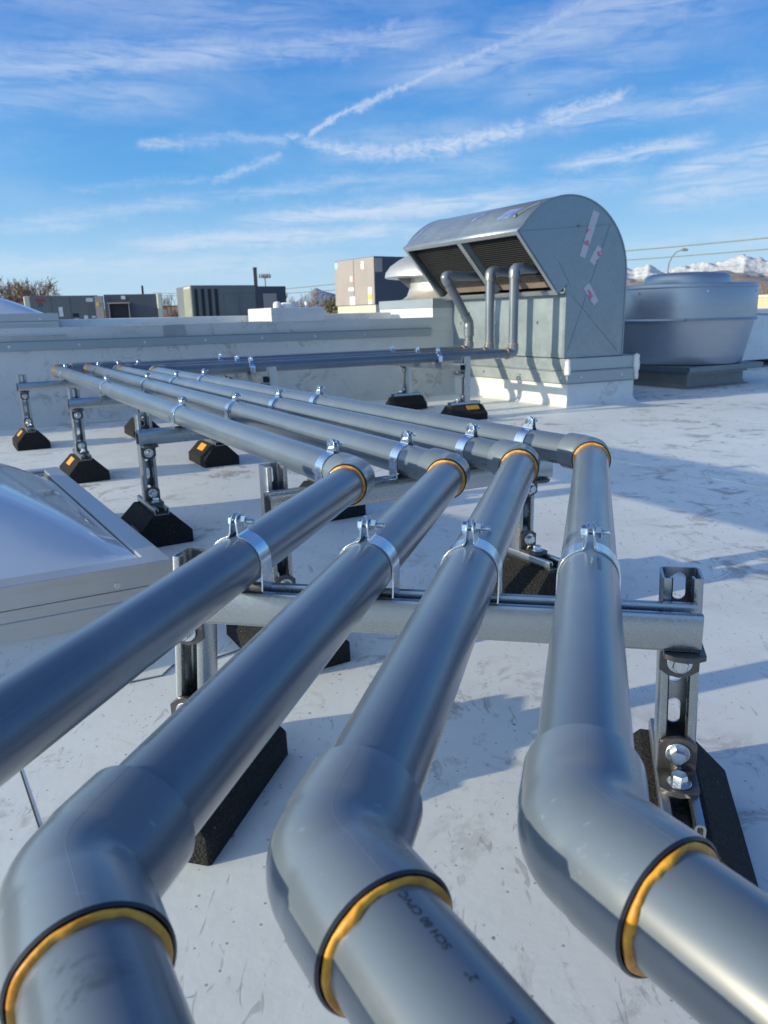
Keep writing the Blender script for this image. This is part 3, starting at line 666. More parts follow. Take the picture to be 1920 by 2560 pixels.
# slanted opening
A=Vector((-.41,.471)); Bq=Vector((-.088,.102)); dv=(Bq-A).normalized(); nv=Vector((-dv.y,dv.x)); nv=nv if nv.x>0 else -nv   # nv points inside
ln_=(Bq-A).length
def op(t,w,dp): q=A+dv*t+nv*dp; return hp(q.x,w,q.y)
def obox(mb,t0,t1,w_0,w_1,d0,d1): mb.hexa([op(t0,w_0,d0),op(t1,w_0,d0),op(t1,w_1,d0),op(t0,w_1,d0),op(t0,w_0,d1),op(t1,w_0,d1),op(t1,w_1,d1),op(t0,w_1,d1)])
mb=MB(); fw=.026
obox(mb,0,fw,w0,w0+Wd,-.004,.012); obox(mb,ln_-fw,ln_,w0,w0+Wd,-.004,.012); obox(mb,fw,ln_-fw,w0,w0+fw,-.0035,.0115); obox(mb,fw,ln_-fw,w0+Wd-fw,w0+Wd,-.0035,.0115)
fh(mb.build('opening_frame','flashing_steel',hood,bevel=.001))
mb=MB(); obox(mb,fw,ln_-fw,.618-.022,.618+.022,-.002,.010); obox(mb,fw,ln_-fw,.618-.022,.618-.019,-.002,.05); fh(mb.build('mullion','flashing_steel',hood,bevel=.001))
for (wa,wb_) in ((w0+fw,.618-.023),(.618+.023,w0+Wd-fw)):
    mb=MB(); t=fw+.008
    while t<ln_-fw-.05:
        mb.tube([op(t,wa,.045),op(t,wb_,.045)],.0032,5); t+=.0150
    fh(mb.build('screen','screen_black',hood,sharp=60))
mb=MB(); obox(mb,0,ln_-.03,w0+.004,w0+Wd-.004,.075,.078); fh(mb.build('shade_backing','coil_black',hood,smooth=False))  # black sheet stands in for the shade inside the hood
mb=MB(); obox(mb,ln_-.12,ln_-.014,w0+.01,w0+Wd-.01,.058,.062); fh(mb.build('inner_floor','inner_floor_tan',hood,smooth=False))
# tapes, latch, marks
def tape(a,b,w,name='tape_strip'):
    a=Vector(a);b=Vector(b);d=(b-a).normalized();n2=Vector((-d.y,d.x))*w/2
    mb=MB(); q=[a+n2,a-n2,b-n2*.9,b+n2*.8]; mb.prism([hp(p.x,w0-.0012,p.y) for p in q],-HW*.0012); fh(mb.build(name,'printed_tape',hood,smooth=False))
tape((.19,.60),(.093,.325),.056); tape((.236,.385),(.172,.288),.060); tape((.135,.155),(.222,.045),.056)
mb=MB(); 
a1=R(118); q0=hp(rr*math.cos(a1),w0+.03,cz+rr*math.sin(a1)+.004); q1=hp(rr*math.cos(R(133)),w0+.13,cz+rr*math.sin(R(133))+.008)
mb.tube([q0,(q0+q1)/2+Vector((0,0,.006)),q1],.009,8); mb.lathe([(.004,-.014),(.014,-.008),(.016,.004),(.008,.016)],14,Matrix.Translation(q1)); fh(mb.build('latch','strut_dark',hood))
mb=MB(); mb.lathe([(.003,0),(.003,.012)],8,Matrix.Translation(hp(.055,w0-.003,.50))); mb.lathe([(.011,0),(.012,.003)],10,Matrix.Translation(hp(.055,w0-.004,.512))); fh(mb.build('latch','strut_dark',hood))
def skin(a0,a1_,wa,wb_): 
    mb=MB(); vs=[]; k=6
    for i in range(k+1):
        a=R(a0+(a1_-a0)*i/k); vs+= [hp((rr+.003)*math.cos(a),wa+(.05*i/k),cz+(rr+.003)*math.sin(a)),hp((rr+.003)*math.cos(a),wb_+(.05*i/k),cz+(rr+.003)*math.sin(a))]
    mb.add(vs,[(2*i,2*i+1,2*i+3,2*i+2) for i in range(k)]); fh(mb.build('marker_scribble','blue_marker',hood))
skin(120,133,.17,.30); skin(115,128,.55,.60); skin(120,140,1.16,1.19)
mb=MB()
for w_ in (.28,.72,1.12): hexbolt(mb,Matrix.Translation(hp(-.0165,w_,-.07))@(Vector((0,0,1)).rotation_difference(-HS).to_matrix().to_4x4()),.010,.006,.011,.001)
o=fh(mb.build('fixing_bolts','zinc_bolt',hood)); o['kind']='stuff'

# ------------------------------------------------------------------ upblast fan
fc=Vector((2.515,6.40,0)); fan=thing('exhaust_fan','big round grey spun aluminium exhaust fan right of the hood','exhaust fan',fc)
ang=R(-60)
Mf=Matrix.Rotation(R(90-60+0),4,'Z')
def fz(z): return z+EYE
mb=MB(); prof=[(.42,fz(-.436)),(.452,fz(-.431)),(.465,fz(-.415)),(.476,fz(-.36)),(.505,fz(-.22)),(.528,fz(-.11)),(.532,fz(-.085))]
mb.lathe(prof,96); mb.build('lower_bowl','fan_aluminium',fan,sharp=40)
mb=MB(); prof=[(.532,fz(-.094)),(.548,fz(-.098)),(.553,fz(-.090)),(.549,fz(-.084)),(.541,fz(-.076)),(.540,fz(0)),(.538,fz(.166)),(.531,fz(.180)),(.518,fz(.184)),(.30,fz(.186))]
mb.lathe(prof,96); mb.build('wind_band','fan_aluminium',fan,sharp=40)
mb=MB(); mb.tube([(.5415*math.cos(R(a)),.5415*math.sin(R(a)),fz(.155)) for a in range(0,361,5)],.003,6,False); mb.build('band_bead','fan_aluminium',fan)
mb=MB(); prof=[(.334,fz(.1865)),(.333,fz(.215)),(.325,fz(.243)),(.305,fz(.262)),(.27,fz(.272)),(.15,fz(.279)),(.01,fz(.281))]
mb.lathe(prof,80); mb.build('motor_cap','fan_aluminium',fan,sharp=40)
for a in (-150,-95,-40,15,70):
    mb=MB(); a_=R(a); hexbolt(mb,Matrix.Translation((.541*math.cos(a_),.541*math.sin(a_),fz(.12)))@(Vector((0,0,1)).rotation_difference(Vector((math.cos(a_),math.sin(a_),0))).to_matrix().to_4x4()),.009,.005,.009,.001); mb.build('bolt','zinc_bolt',fan)
mb=MB(); s=.45; mb.box((-s,-s,fz(-.478)),(s,s,fz(-.437)),Mf); mb.build('base_plate','strut_dark',fan,smooth=False,bevel=.003)
mb=MB(); s=.365; mb.box((-s,-s,fz(-.505)),(s,s,fz(-.4785)),Mf); mb.build('curb_cap','strut_dark',fan,smooth=False)
mb=MB(); s=.345
rg=lambda e,z:[Mf@Vector((x*(s+e),y*(s+e),z)) for x,y in ((-1,-1),(1,-1),(1,1),(-1,1))]
vs=rg(.04,.001)+rg(.012,.015)+rg(0,.04)+rg(0,fz(-.506)); mb.add(vs,[(i*4+j,i*4+(j+1)%4,(i+1)*4+(j+1)%4,(i+1)*4+j) for i in range(3) for j in range(4)]+[(12,13,14,15)]); mb.build('curb','curb_brown',fan)
a=R(-110); mb=MB(); hexbolt(mb,Matrix.Translation((.551*math.cos(a),.551*math.sin(a),fz(-.09)))@(Vector((0,0,1)).rotation_difference(Vector((math.cos(a),math.sin(a),0))).to_matrix().to_4x4()),.012,.008,.012,.002); mb.build('bolt','strut_dark',fan)
mb=MB(); a=R(-18); mb.tube([(.55*math.cos(a),.55*math.sin(a),fz(-.06)),(.68*math.cos(a),.68*math.sin(a),fz(-.066))],.008,8); mb.build('bracket_arm','fan_aluminium',fan)

# ------------------------------------------------------------------ skylights
def skylight(label,corner,ax,ay,lx,ly,ztop,zroof,dome_h,name='skylight',fr=.0):
    """corner: right near corner; ax to the left along near side, ay away"""
    corner=Vector(corner);ax=Vector(ax).normalized();ay=Vector(ay).normalized()
    r=thing(name,label,'skylight',(corner.x,corner.y,zroof),'skylights on the roof'); bpy.context.view_layer.update(); inv=r.matrix_world.inverted()
    def q(a,b,z): p=corner+ax*a+ay*b; return Vector((p.x,p.y,z))
    def ringq(e,z): return [q(-e,-e,z),q(lx+e,-e,z),q(lx+e,ly+e,z),q(-e,ly+e,z)]
    def loft(rs,cap=True):
        vs=sum(rs,[]);k=len(rs); fs=[(i*4+j,i*4+(j+1)%4,(i+1)*4+(j+1)%4,(i+1)*4+j) for i in range(k-1) for j in range(4)]
        if cap: fs+=[tuple((k-1)*4+j for j in range(4))]
        return vs,fs
    mb=MB(); mb.add(*loft([ringq(.035,zroof+.001),ringq(.01,zroof+.012),ringq(-.004,zroof+.04),ringq(-.008,ztop-.098)])); o=mb.build('curb','curb_membrane',r); o.matrix_local=inv
    mb=MB(); mb.add(*loft([ringq(-.010,ztop-.104),ringq(.003,ztop-.104),ringq(.002,ztop-.070),ringq(-.002,ztop-.066)],False)); mb.add(*loft([ringq(0,ztop-.068),ringq(0,ztop-.047),ringq(-.004,ztop-.045)],False)); o=mb.build('flashing','frame_aluminium',r,smooth=False); o.matrix_local=inv
    mb=MB(); mb.add(*loft([ringq(-.002,ztop-.0455),ringq(.004,ztop-.044),ringq(.004,ztop-.001),ringq(.002,ztop),ringq(-.040,ztop+.001),ringq(-.042,ztop-.004)],False)); o=mb.build('frame','frame_aluminium',r,smooth=False,bevel=.0008); o.matrix_local=inv
    # mitred inner lip
    mb=MB(); mb.add(*loft([ringq(-.042,ztop-.004),ringq(-.045,ztop-.012),ringq(-.09,ztop-.013)],False)); o=mb.build('gasket','seam_dark',r,smooth=False); o.matrix_local=inv
    mb=MB(); nn=36; vs=[]; e=.043; wx=lx-2*e; wy=ly-2*e
    for i in range(nn+1):
        for j in range(nn+1):
            u=i/nn;v=j/nn; U_=2*u-1;V_=2*v-1
            m_=max(abs(U_),abs(V_)); pn=(abs(U_)**9+abs(V_)**9)**(1/9); pn=min(1,pn); h=dome_h*(.72*(1-pn**2.0)**1.12+.28*(max(0,1-abs(U_)**2.3)*max(0,1-abs(V_)**2.3))**.7)
            vs.append(q(e+wx*u,e+wy*v,ztop-.006+h))
    mb.add(vs,[(i*(nn+1)+j,(i+1)*(nn+1)+j,(i+1)*(nn+1)+j+1,i*(nn+1)+j+1) for i in range(nn) for j in range(nn)]); o=mb.build('dome','dome_acrylic',r,sharp=80); o.matrix_local=inv
    mb=MB()
    for s_ in (.10,.6,1.0): hexbolt(mb,Matrix.Translation(q(s_,-.0045,ztop-.034))@(Vector((0,0,1)).rotation_difference(-ay).to_matrix().to_4x4()),.004,.002,.006,.001)
    for s_ in (.03,.30,.7): hexbolt(mb,Matrix.Translation(q(-.0045,s_,ztop-.036))@(Vector((0,0,1)).rotation_difference(-ax).to_matrix().to_4x4()),.008,.006,.006,.001)
    o=mb.build('screws','zinc_bolt',r); o.matrix_local=inv; o['kind']='stuff'
    return r
skylight('big white domed skylight with aluminium frame at the left, in front of the foot blocks',(-.413,1.372,0),-d2(62),d2(-32.5),1.22,1.16,-.441+EYE,0,.20)
skylight('white domed skylight behind the wall at the far left, below the bare tree',tuple(wp(-.66,.03,0)),-d2(63),d2(-27),1.3,1.2,.060+EYE,-.04+EYE-.03,.17)
skylight('white domed skylight at the far right edge behind the round fan',(4.2+1.55,9.0-.1,0),-d2(72),d2(-20),1.3,1.3,-.345+EYE,.0,.17)

# ------------------------------------------------------------------ mushroom vent behind the wall
def polar(az_,dist,el=None,z=None):
    a=R(az_); zz=EYE+dist*math.tan(R(el)) if el is not None else z
    return Vector((dist*math.sin(a),dist*math.cos(a),zz))
vk=wp(1.977,.012,0); VS=.88; vc=vk+WX*VS/2+WN*VS/2; vc.z=0
vent=thing('mushroom_vent','shiny aluminium mushroom vent on a white curb, left of the hood','roof vent',vc); zu=EYE
mb=MB(); mb.lathe([(.530,zu+.292),(.545,zu+.296),(.538,zu+.335),(.50,zu+.385),(.43,zu+.432),(.34,zu+.475),(.20,zu+.515),(.08,zu+.53),(.005,zu+.532)],72); mb.build('cap','vent_aluminium',vent,sharp=50)
mb=MB(); mb.lathe([(.530,zu+.293),(.36,zu+.325),(.01,zu+.34)],64); mb.build('cap_underside','strut_dark',vent)
mb=MB(); mb.lathe([(.425,zu+.118),(.40,zu+.124),(.365,zu+.15),(.345,zu+.20),(.34,zu+.32)],72); mb.build('neck','vent_aluminium',vent,sharp=50)
Mv=Matrix.Rotation(R(27),4,'Z')
mb=MB(); q=VS/2; mb.box((-q,-q,zu-.03),(q,q,zu+.046),Mv); mb.build('curb','curb_membrane',vent,smooth=False)
mb=MB(); q=VS/2+.006; mb.box((-q,-q,zu+.0465),(q,q,zu+.116),Mv); mb.build('curb_flashing','flashing_steel',vent,smooth=False,bevel=.004)
for a in (160,215,265,320,40,100):
    mb=MB(); mb.prism([Matrix.Rotation(R(a),3,'Z')@Vector(p_) for p_ in ((-.006,.34,zu+.20),(-.006,.46,zu+.300),(-.006,.34,zu+.318))],Matrix.Rotation(R(a),3,'Z')@Vector((.012,0,0))); mb.build('cap_bracket','strut_dark',vent,smooth=False)

# ------------------------------------------------------------------ boxes and rooftop units
def obj_box(name,label,cat,c,ax,ay,lx,ly,z0,z1,mat,group=None,bev=.01):
    c=Vector((c[0],c[1],0));ax=Vector(ax).normalized();ay=Vector(ay).normalized()
    r=thing(name,label,cat,(c.x,c.y,z0),group); bpy.context.view_layer.update()
    return r,c,ax,ay
def rbox(mb,c,ax,ay,a0,a1,b0,b1,z0,z1): 
    P_=lambda a,b,z:Vector((c.x+ax.x*a+ay.x*b,c.y+ax.y*a+ay.y*b,z)); mb.hexa([P_(a0,b0,z0),P_(a1,b0,z0),P_(a1,b1,z0),P_(a0,b1,z0),P_(a0,b0,z1),P_(a1,b0,z1),P_(a1,b1,z1),P_(a0,b1,z1)]); return mb
def part(r,name,mat,mb,bevel=0):
    o=mb.build(name,mat,r,smooth=False,bevel=bevel); o.matrix_local=r.matrix_world.inverted(); return o
# white membrane box on the wall top
c=wp(.687,.004,0); r,c,ax,ay=obj_box('membrane_box','low white membrane-wrapped box on the wall top, with caulk lumps on it','roof curb',c,WX,WN,0,0,UR+EYE,.1,'')
mb=rbox(MB(),c,WX,WN,0,.40,.0,.515,UR+EYE-.002,UR+EYE+.096); part(r,'curb','curb_membrane',mb,.006)
mb=MB(); mb.lathe([(.03,.0),(.03,.03),(.022,.045),(.004,.05)],16,Matrix.Translation(c+WX*.12+WN*.2+Vector((0,0,UR+EYE+.092)))); mb.lathe([(.07,.0),(.07,.02),(.05,.04),(.004,.045)],16,Matrix.Translation(c+WX*.22+WN*.24+Vector((0,0,UR+EYE+.092)))); mb.lathe([(.014,.0),(.014,.045),(.004,.046)],16,Matrix.Translation(c+WX*.36+WN*.24+Vector((0,0,UR+EYE+.092)))); part(r,'caulk_cap','caulk',mb)
AXL=d2(60); AYL=d2(-30)
def text_on(r,txt,org,ax,up,size,mat):
    cu=bpy.data.curves.new('lettering','FONT'); cu.body=txt; cu.size=size
    ob=bpy.data.objects.new('lettering',cu); C.objects.link(ob); dg=bpy.context.evaluated_depsgraph_get(); me=bpy.data.meshes.new_from_object(ob.evaluated_get(dg)); bpy.data.objects.remove(ob)
    for v in me.vertices: v.co=Vector(org)+Vector(ax)*v.co.x+Vector(up)*v.co.y
    me.materials.clear(); me.materials.append(MATS[mat]); o=bpy.data.objects.new('lettering',me); C.objects.link(o); o.parent=r; o.matrix_local=r.matrix_world.inverted(); return o
# unit 4: tall box left of the vent
c4=polar(-.27,19,z=0); zc=UR+EYE
r,c,ax,ay=obj_box('rooftop_unit','tall grey rooftop unit with pink and yellow stickers left of the mushroom vent','rooftop unit',c4,AXL,AYL,0,0,zc,0,'',None)
ax=d2(57); ay=d2(-33.6); rt_z0=EYE+19*math.tan(R(.78)); rt_z1=EYE+19*math.tan(R(4.16))
mb=rbox(MB(),c,ax,ay,.0,2.3,0,1.88,rt_z0,rt_z1); part(r,'cabinet',['unit_navy'],mb,.01)
mb=rbox(MB(),c,ax,ay,-.012,-.001,0.01,1.87,rt_z0+.01,rt_z1-.01); part(r,'end_panel','unit_pale',mb,.003)
mb=rbox(MB(),c,ax,ay,.03,2.2,.03,1.85,zc,rt_z0-.0); part(r,'base_curb','unit_cream',mb)
mb=rbox(MB(),c,ax,ay,-.018,-.012,.93,.945,rt_z0+.02,rt_z1-.02); part(r,'panel_joint','unit_dark',mb)
for (b0,b1,z0,z1,mt) in ((.12,.28,.02,.42,'label_white'),(.12,.28,.13,.25,'paint_yellow'),(.98,1.12,.58,.72,'label_pink'),(1.7,1.84,.93,1.07,'label_teal'),(.45,.58,.86,1.04,'label_white'),(.95,1.2,.36,.44,'label_white'),(.9,1.15,.02,.22,'label_white')):
    mb=rbox(MB(),c,ax,ay,-.019-.002*(mt=='paint_yellow'),-.0125,b0,b1,rt_z0+z0,rt_z0+z1); part(r,'sticker',mt,mb)
mb=rbox(MB(),c,ax,ay,1.35,1.62,-.008,-.001,rt_z0+.60,rt_z0+.78); part(r,'sticker','paint_yellow',mb)
mb=rbox(MB(),c,ax,ay,.02,.22,-.008,-.001,rt_z1-.36,rt_z1-.04); part(r,'sticker','unit_pale',mb)
# unit 3: long unit in the middle
c3=polar(-13.45,27,z=0)
r,c,ax,ay=obj_box('rooftop_unit','long low dark green-grey rooftop unit with louvres and a black stack in the middle','rooftop unit',c3,AXL,AYL,0,0,zc,0,''); ax=d2(63);ay=d2(-27)
z1=EYE+27*math.tan(R(2.38)); L3=3.36
mb=rbox(MB(),c,ax,ay,0,2.25,0,2.2,zc,z1); part(r,'cabinet','unit_dark',mb,.02)
mb=rbox(MB(),c,ax,ay,2.25,L3,0.01,1.6,zc,z1-.04); part(r,'end_section','unit_navy',mb,.01)
mb=rbox(MB(),c,ax,ay,-.03,-.001,0.02,.95,zc,z1-.03); part(r,'end_panel','unit_cream',mb,.01)
for i in range(9):
    mb=rbox(MB(),c,ax,ay,-.05,-.03,.05+i*.1,.08+i*.1,zc+.05,z1-.1); part(r,'rib','unit_cream',mb)
for i in range(4):
    mb=rbox(MB(),c,ax,ay,.10+i*.23,.21+i*.23,-.02,-.001,zc+.05,z1-.12); part(r,'louvre','coil_black',mb)
for a0 in (1.12,1.72,2.5): mb=rbox(MB(),c,ax,ay,a0,a0+.5,-.02,-.001,zc+.08,z1-.28); part(r,'access_panel','unit_dark' if a0<2.4 else 'unit_pale',mb,.01)
st=thing('vent_stack','black square vent stack rising from the middle of the long unit','vent stack',c+ax*2.30+ay*.1+Vector((0,0,z1-.04))); 
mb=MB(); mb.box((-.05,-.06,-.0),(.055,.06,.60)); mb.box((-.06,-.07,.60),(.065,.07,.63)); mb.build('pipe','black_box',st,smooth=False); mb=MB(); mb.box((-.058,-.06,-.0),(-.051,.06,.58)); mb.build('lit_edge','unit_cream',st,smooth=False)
# units 1 and 2
c2=polar(-19.35,21,z=0); r,c,ax,ay=obj_box('rooftop_unit','dark rooftop unit with open intake hood, between the two units at the left','rooftop unit',c2,AXL,AYL,0,0,zc,0,''); ax=d2(76);ay=d2(-16); z1=EYE+21*math.tan(R(1.83))
mb=rbox(MB(),c,ax,ay,0,1.28,0,1.3,zc+.03,z1); part(r,'cabinet','unit_grey',mb,.01)
mb=rbox(MB(),c,ax,ay,.10,.60,-.22,-.001,zc+.08,zc+.10); rbox(mb,c,ax,ay,.10,.12,-.2,-.001,zc+.10,zc+.47); rbox(mb,c,ax,ay,.58,.60,-.2,-.001,zc+.10,zc+.47); rbox(mb,c,ax,ay,.08,.62,-.24,-.001,zc+.47,zc+.50); part(r,'intake_hood','unit_pale',mb)
mb=rbox(MB(),c,ax,ay,.121,.579,-.1,-.09,zc+.101,zc+.469); part(r,'filter','coil_black',mb)
mb=rbox(MB(),c,ax,ay,.42,.52,-.01,-.001,zc+.58,zc+.66); part(r,'sticker','label_white',mb)
mb=rbox(MB(),c,ax,ay,-.22,-.03,-.02,.3,zc,z1-.03); part(r,'service_panel','unit_pale',mb); mb=rbox(MB(),c,ax,ay,-.19,-.13,-.03,-.021,zc+.42,zc+.52); part(r,'sticker','paint_yellow',mb)
mb=rbox(MB(),c,ax,ay,1.29,1.42,-.08,.2,zc,z1+.01); part(r,'flue_duct','unit_cream',mb,.03)
mb=rbox(MB(),c,ax,ay,.93,.98,.3,.35,z1,z1+.22); part(r,'flue','black_box',mb)
c1=polar(-24.0,23,z=0); r,c,ax,ay=obj_box('rooftop_unit','green-grey rooftop unit numbered 22 behind the far left dome','rooftop unit',c1,AXL,AYL,0,0,zc,0,''); ax=d2(70);ay=d2(-20); z1=EYE+23*math.tan(R(1.79))
mb=rbox(MB(),c,ax,ay,0,1.72,0,1.4,zc+.03,z1); part(r,'cabinet','unit_dark',mb,.01)
mb=rbox(MB(),c,ax,ay,-.16,-.001,-.01,.4,zc+.3,z1); part(r,'corner_panel','unit_cream',mb,.03)
for a0 in (.5,.98): mb=rbox(MB(),c,ax,ay,a0,a0+.012,-.006,-.001,zc+.05,z1-.02); part(r,'panel_joint','unit_grey',mb)
for (a0,a1,z0_,z1_,mt) in ((.68,.78,.2,.45,'label_white'),(1.40,1.58,.58,.68,'label_white'),(1.02,1.18,.18,.28,'coil_black'),(1.05,1.16,.02,.14,'label_white'),(1.3,1.4,.02,.22,'label_white'),(1.5,1.6,.15,.2,'label_white'),(.14,.36,.59,.67,'label_red')):
    mb=rbox(MB(),c,ax,ay,a0,a1,-.008,-.001,zc+z0_,zc+z1_); part(r,'sticker',mt,mb)
text_on(r,'22',c+ax*.17-ay*.009+Vector((0,0,zc+.47)),ax,(0,0,1),.13,'ink')
# black box and white curb at the right edge
c=polar(25.6,15,z=0); r,c,ax,ay=obj_box('rooftop_unit','black box at the right edge beyond the round fan','rooftop unit',c,AXL,AYL,0,0,0,0,''); mb=rbox(MB(),c,d2(80),d2(-10),0,1.6,0,1.2,0,EYE+15*math.tan(R(-.36))); part(r,'cabinet','black_box',mb,.01)

# ------------------------------------------------------------------ trees
def bare_tree(loc,h,spread,seed,label,twig='twigs',leaves=None,levels=6,group='bare trees beyond the roof',kids=(2,3,3)):
    rnd=random.Random(seed); t=thing('tree',label,'tree',loc,group)
    tr=MB(); tw=MB(); tips=[]
    def grow(p,d,l,r,k):
        pts=[p];q=p.copy();dd=d.copy()
        for i in range(3): dd=(dd+Vector((rnd.uniform(-.15,.15),rnd.uniform(-.15,.15),rnd.uniform(-.02,.12)))).normalized(); q=q+dd*l/3; pts.append(q.copy())
        rr2=max(r,.020); (tr if k<=2 else tw).tube(pts,[rr2,max(.018,r*.9),max(.017,r*.8),max(.015,r*.65)],6 if k<=2 else 3,False)
        if k>=levels: tips.append(q); return
        for j in range(rnd.choice(kids) if k>0 else 5):
            a=rnd.uniform(0,2*PI); tilt=rnd.uniform(.3,.75)*(1.2 if k==0 else 1)*spread
            x=dd.orthogonal().normalized(); y=dd.cross(x); nd=(dd*math.cos(tilt)+(x*math.cos(a)+y*math.sin(a))*math.sin(tilt)).normalized()
            grow(q if j<2 or k==0 else pts[2],nd,l*rnd.uniform(.68,.85),r*.62,k+1)
    grow(Vector((0,0,0)),Vector((0,0,1)),h*.30,h*.022,0)
    tr.build('trunk','bark',t); tw.build('branches',twig,t,smooth=False)
    if leaves:
        lf=MB()
        for q in tips:
            for _ in range(leaves[1]):
                c_=q+Vector((rnd.gauss(0,.25),rnd.gauss(0,.25),rnd.gauss(0,.22)))*leaves[2]; s=rnd.uniform(.05,.11)*leaves[2]
                a=Vector((rnd.gauss(0,1),rnd.gauss(0,1),rnd.gauss(0,1))).normalized(); b_=a.orthogonal().normalized()
                lf.add([c_+a*s,c_+b_*s*.6,c_-a*s,c_-b_*s*.6],[(0,1,2,3)])
        lf.build('crown',leaves[0],t,smooth=False)
    return t
GZ=-6.5
bare_tree(polar(-24.3,64,z=GZ),9.0,1.05,11,'large bare brown tree behind the far left dome and unit',levels=8,kids=(3,3,2,3,3))
bare_tree(polar(-22.3,70,z=GZ),7.9,.9,5,'smaller bare tree just right of the large one at the left',levels=6)
bare_tree(polar(-14.6,90,z=GZ),9.0,.6,8,'faint bare treetop behind the left end of the long unit',levels=6)
bare_tree(polar(-3.9,75,z=GZ),8.3,.75,9,'bare bushy tree against the left side of the tall grey unit',levels=7)
bare_tree(polar(-6.9,85,z=GZ),8.7,.5,21,'thin bare tree behind the right end of the long unit',levels=6)
bare_tree(polar(-5.9,60,z=GZ),8.6,1.0,12,'yellow-green leafing shrub right of the long unit','twigs',('spring_leaf',5,1.6),5,None)
bare_tree(polar(-4.7,52,z=GZ),6.95,1.0,14,'dark green bush below the little gabled roof','twigs',('dark_leaf',5,1.5),5,None)
bare_tree(polar(25.7,120,z=GZ),10.3,1.0,17,'brown tree over the cream building at the right edge',levels=6)
bare_tree(polar(27.2,110,z=GZ),10.6,1.0,18,'tall bare tree just outside the cream building at the right',levels=5)
# ------------------------------------------------------------------ town
def house(az_,dist,w,dp,top_el,label,wall_m,roof_m,gable=True,rot=0,name='house'):
    p=polar(az_,dist,z=GZ); r=thing(name,label,'building',p); bpy.context.view_layer.update(); H=EYE+dist*math.tan(R(top_el))-GZ; M=Matrix.Rotation(R(rot),4,'Z')
    eh=H*.72 if gable else H
    mb=MB(); mb.box((-w/2,-dp/2,0),(w/2,dp/2,eh),M); mb.build('wall',wall_m,r,smooth=False)
    mb=MB()
    if gable: mb.prism([M@Vector(q) for q in ((-w/2-.3,-dp/2-.3,eh+.01),(w/2+.3,-dp/2-.3,eh+.01),(0,-dp/2-.3,H))],M@Vector((0,dp+.6,0)))
    else: mb.box((-w/2-.1,-dp/2-.1,eh+.01),(w/2+.1,dp/2+.1,eh+.25),M)
    mb.build('roof',roof_m,r,smooth=False)
    k=max(1,int(w/3)); fl=max(1,int(eh/3))
    for f in range(fl):
        for i in range(k):
            x=-w/2+(i+.5)*w/k; z=1+f*3
            mb=MB(); mb.box((x-.5,-dp/2-.06,z),(x+.5,-dp/2+.02,z+1.4),M); mb.build('window','window_glass',r,smooth=False)
    return r
house(-4.05,70,6,8,.52,'little white gabled house roof peeking up left of the tall grey unit','house_white','house_white')
house(-15.6,260,20,12,.95,'pinkish apartment block seen small between two rooftop units','brick_pink','roof_shingle',False,10,'apartment_block')
house(-14.9,150,8,8,.25,'white house tucked beside the cream end of the long unit','house_white','house_white')
house(-5.2,330,44,20,.35,'long flat pale warehouse far away beside the tall grey unit','house_white','roof_shingle',False,0,'warehouse')
house(26.6,95,7,10,.55,'sunlit cream building at the right edge behind the fan','stucco','house_white',False,20,'building')
house(29.5,160,14,10,.8,'low house beyond the right edge','house_white','roof_shingle')
# power poles and wires
def cable(label,a,b,sag,r=.012,n=24,mat='cable'):
    a=Vector(a);b=Vector(b); mb=MB(); mb.tube([a.lerp(b,i/n)-Vector((0,0,sag*4*(i/n)*(1-i/n))) for i in range(n+1)],r,6)
    return tag(mb.build('power_line',mat),label,'power line','overhead power lines')
cable('upper overhead line right of the hood, carrying the street lamp',polar(2,62,el=3.60),polar(36,44,el=4.75),.35,.03)
cable('lower overhead line right of the hood, crossing the snowy peaks',polar(2,62,el=3.10),polar(36,44,el=3.95),.3,.026)
cable('overhead line over the brown foothills at the right',polar(2,72,el=2.0),polar(36,60,el=2.3),.3,.022)
cable('lowest overhead line over the brown foothills at the right',polar(2,72,el=1.75),polar(36,60,el=1.95),.3,.022)
cable('upper of the two thin lines left of the tall grey unit',polar(-16,110,el=1.9),polar(4,60,el=3.0),.6,.03)
cable('lower of the two thin lines left of the tall grey unit',polar(-16,110,el=1.75),polar(4,60,el=2.35),.5,.03)
cable('thin line sloping down over the bare tree at the far left',polar(-32,50,el=4.6),polar(-20,80,el=.6),.5,.025)
lamp=thing('street_lamp','slim curved street lamp reaching up to the wires above the round fan','street lamp',polar(20.2,60,z=GZ))
zt=EYE+60*math.tan(R(3.55))-GZ
mb=MB(); rtv=d2(110); mb.tube([Vector((0,0,0)),Vector((0,0,zt*.5)),Vector((0,0,zt-1.1)),Vector((0,0,zt-.6))+rtv*.04,Vector((0,0,zt-.15))+rtv*.22,Vector((0,0,zt+.15))+rtv*.5,Vector((0,0,zt+.28))+rtv*.85],[.09,.07,.05,.045,.04,.035,.03],10); mb.build('pole','pole_grey',lamp)
mb=MB(); mb.tube([Vector((0,0,zt+.27))+rtv*.8,Vector((0,0,zt+.29))+rtv*.95,Vector((0,0,zt+.25))+rtv*1.25],[.05,.11,.06],10); mb.build('lamp_head','lamp_shell',lamp)
tw=thing('cell_tower','distant antenna mast right of the black stack','antenna mast',polar(-8.2,260,z=GZ)); zt=EYE+260*math.tan(R(2.95))-GZ
mb=MB(); mb.tube([(0,0,0),(0,0,zt+.4)],[.3,.18],10); mb.build('mast','pole_grey',tw)
mb=MB(); 
for a in range(0,360,40):
    for rr_ in (1.1,1.8): mb.box((rr_-.08,-.10,zt-.7),(rr_+.08,.10,zt+.6),Matrix.Rotation(R(a),4,'Z'))
    mb.box((0,-.05,zt-.3),(2.2,.05,zt-.2),Matrix.Rotation(R(a),4,'Z'))
mb.build('antenna_array','pole_grey',tw,smooth=False)
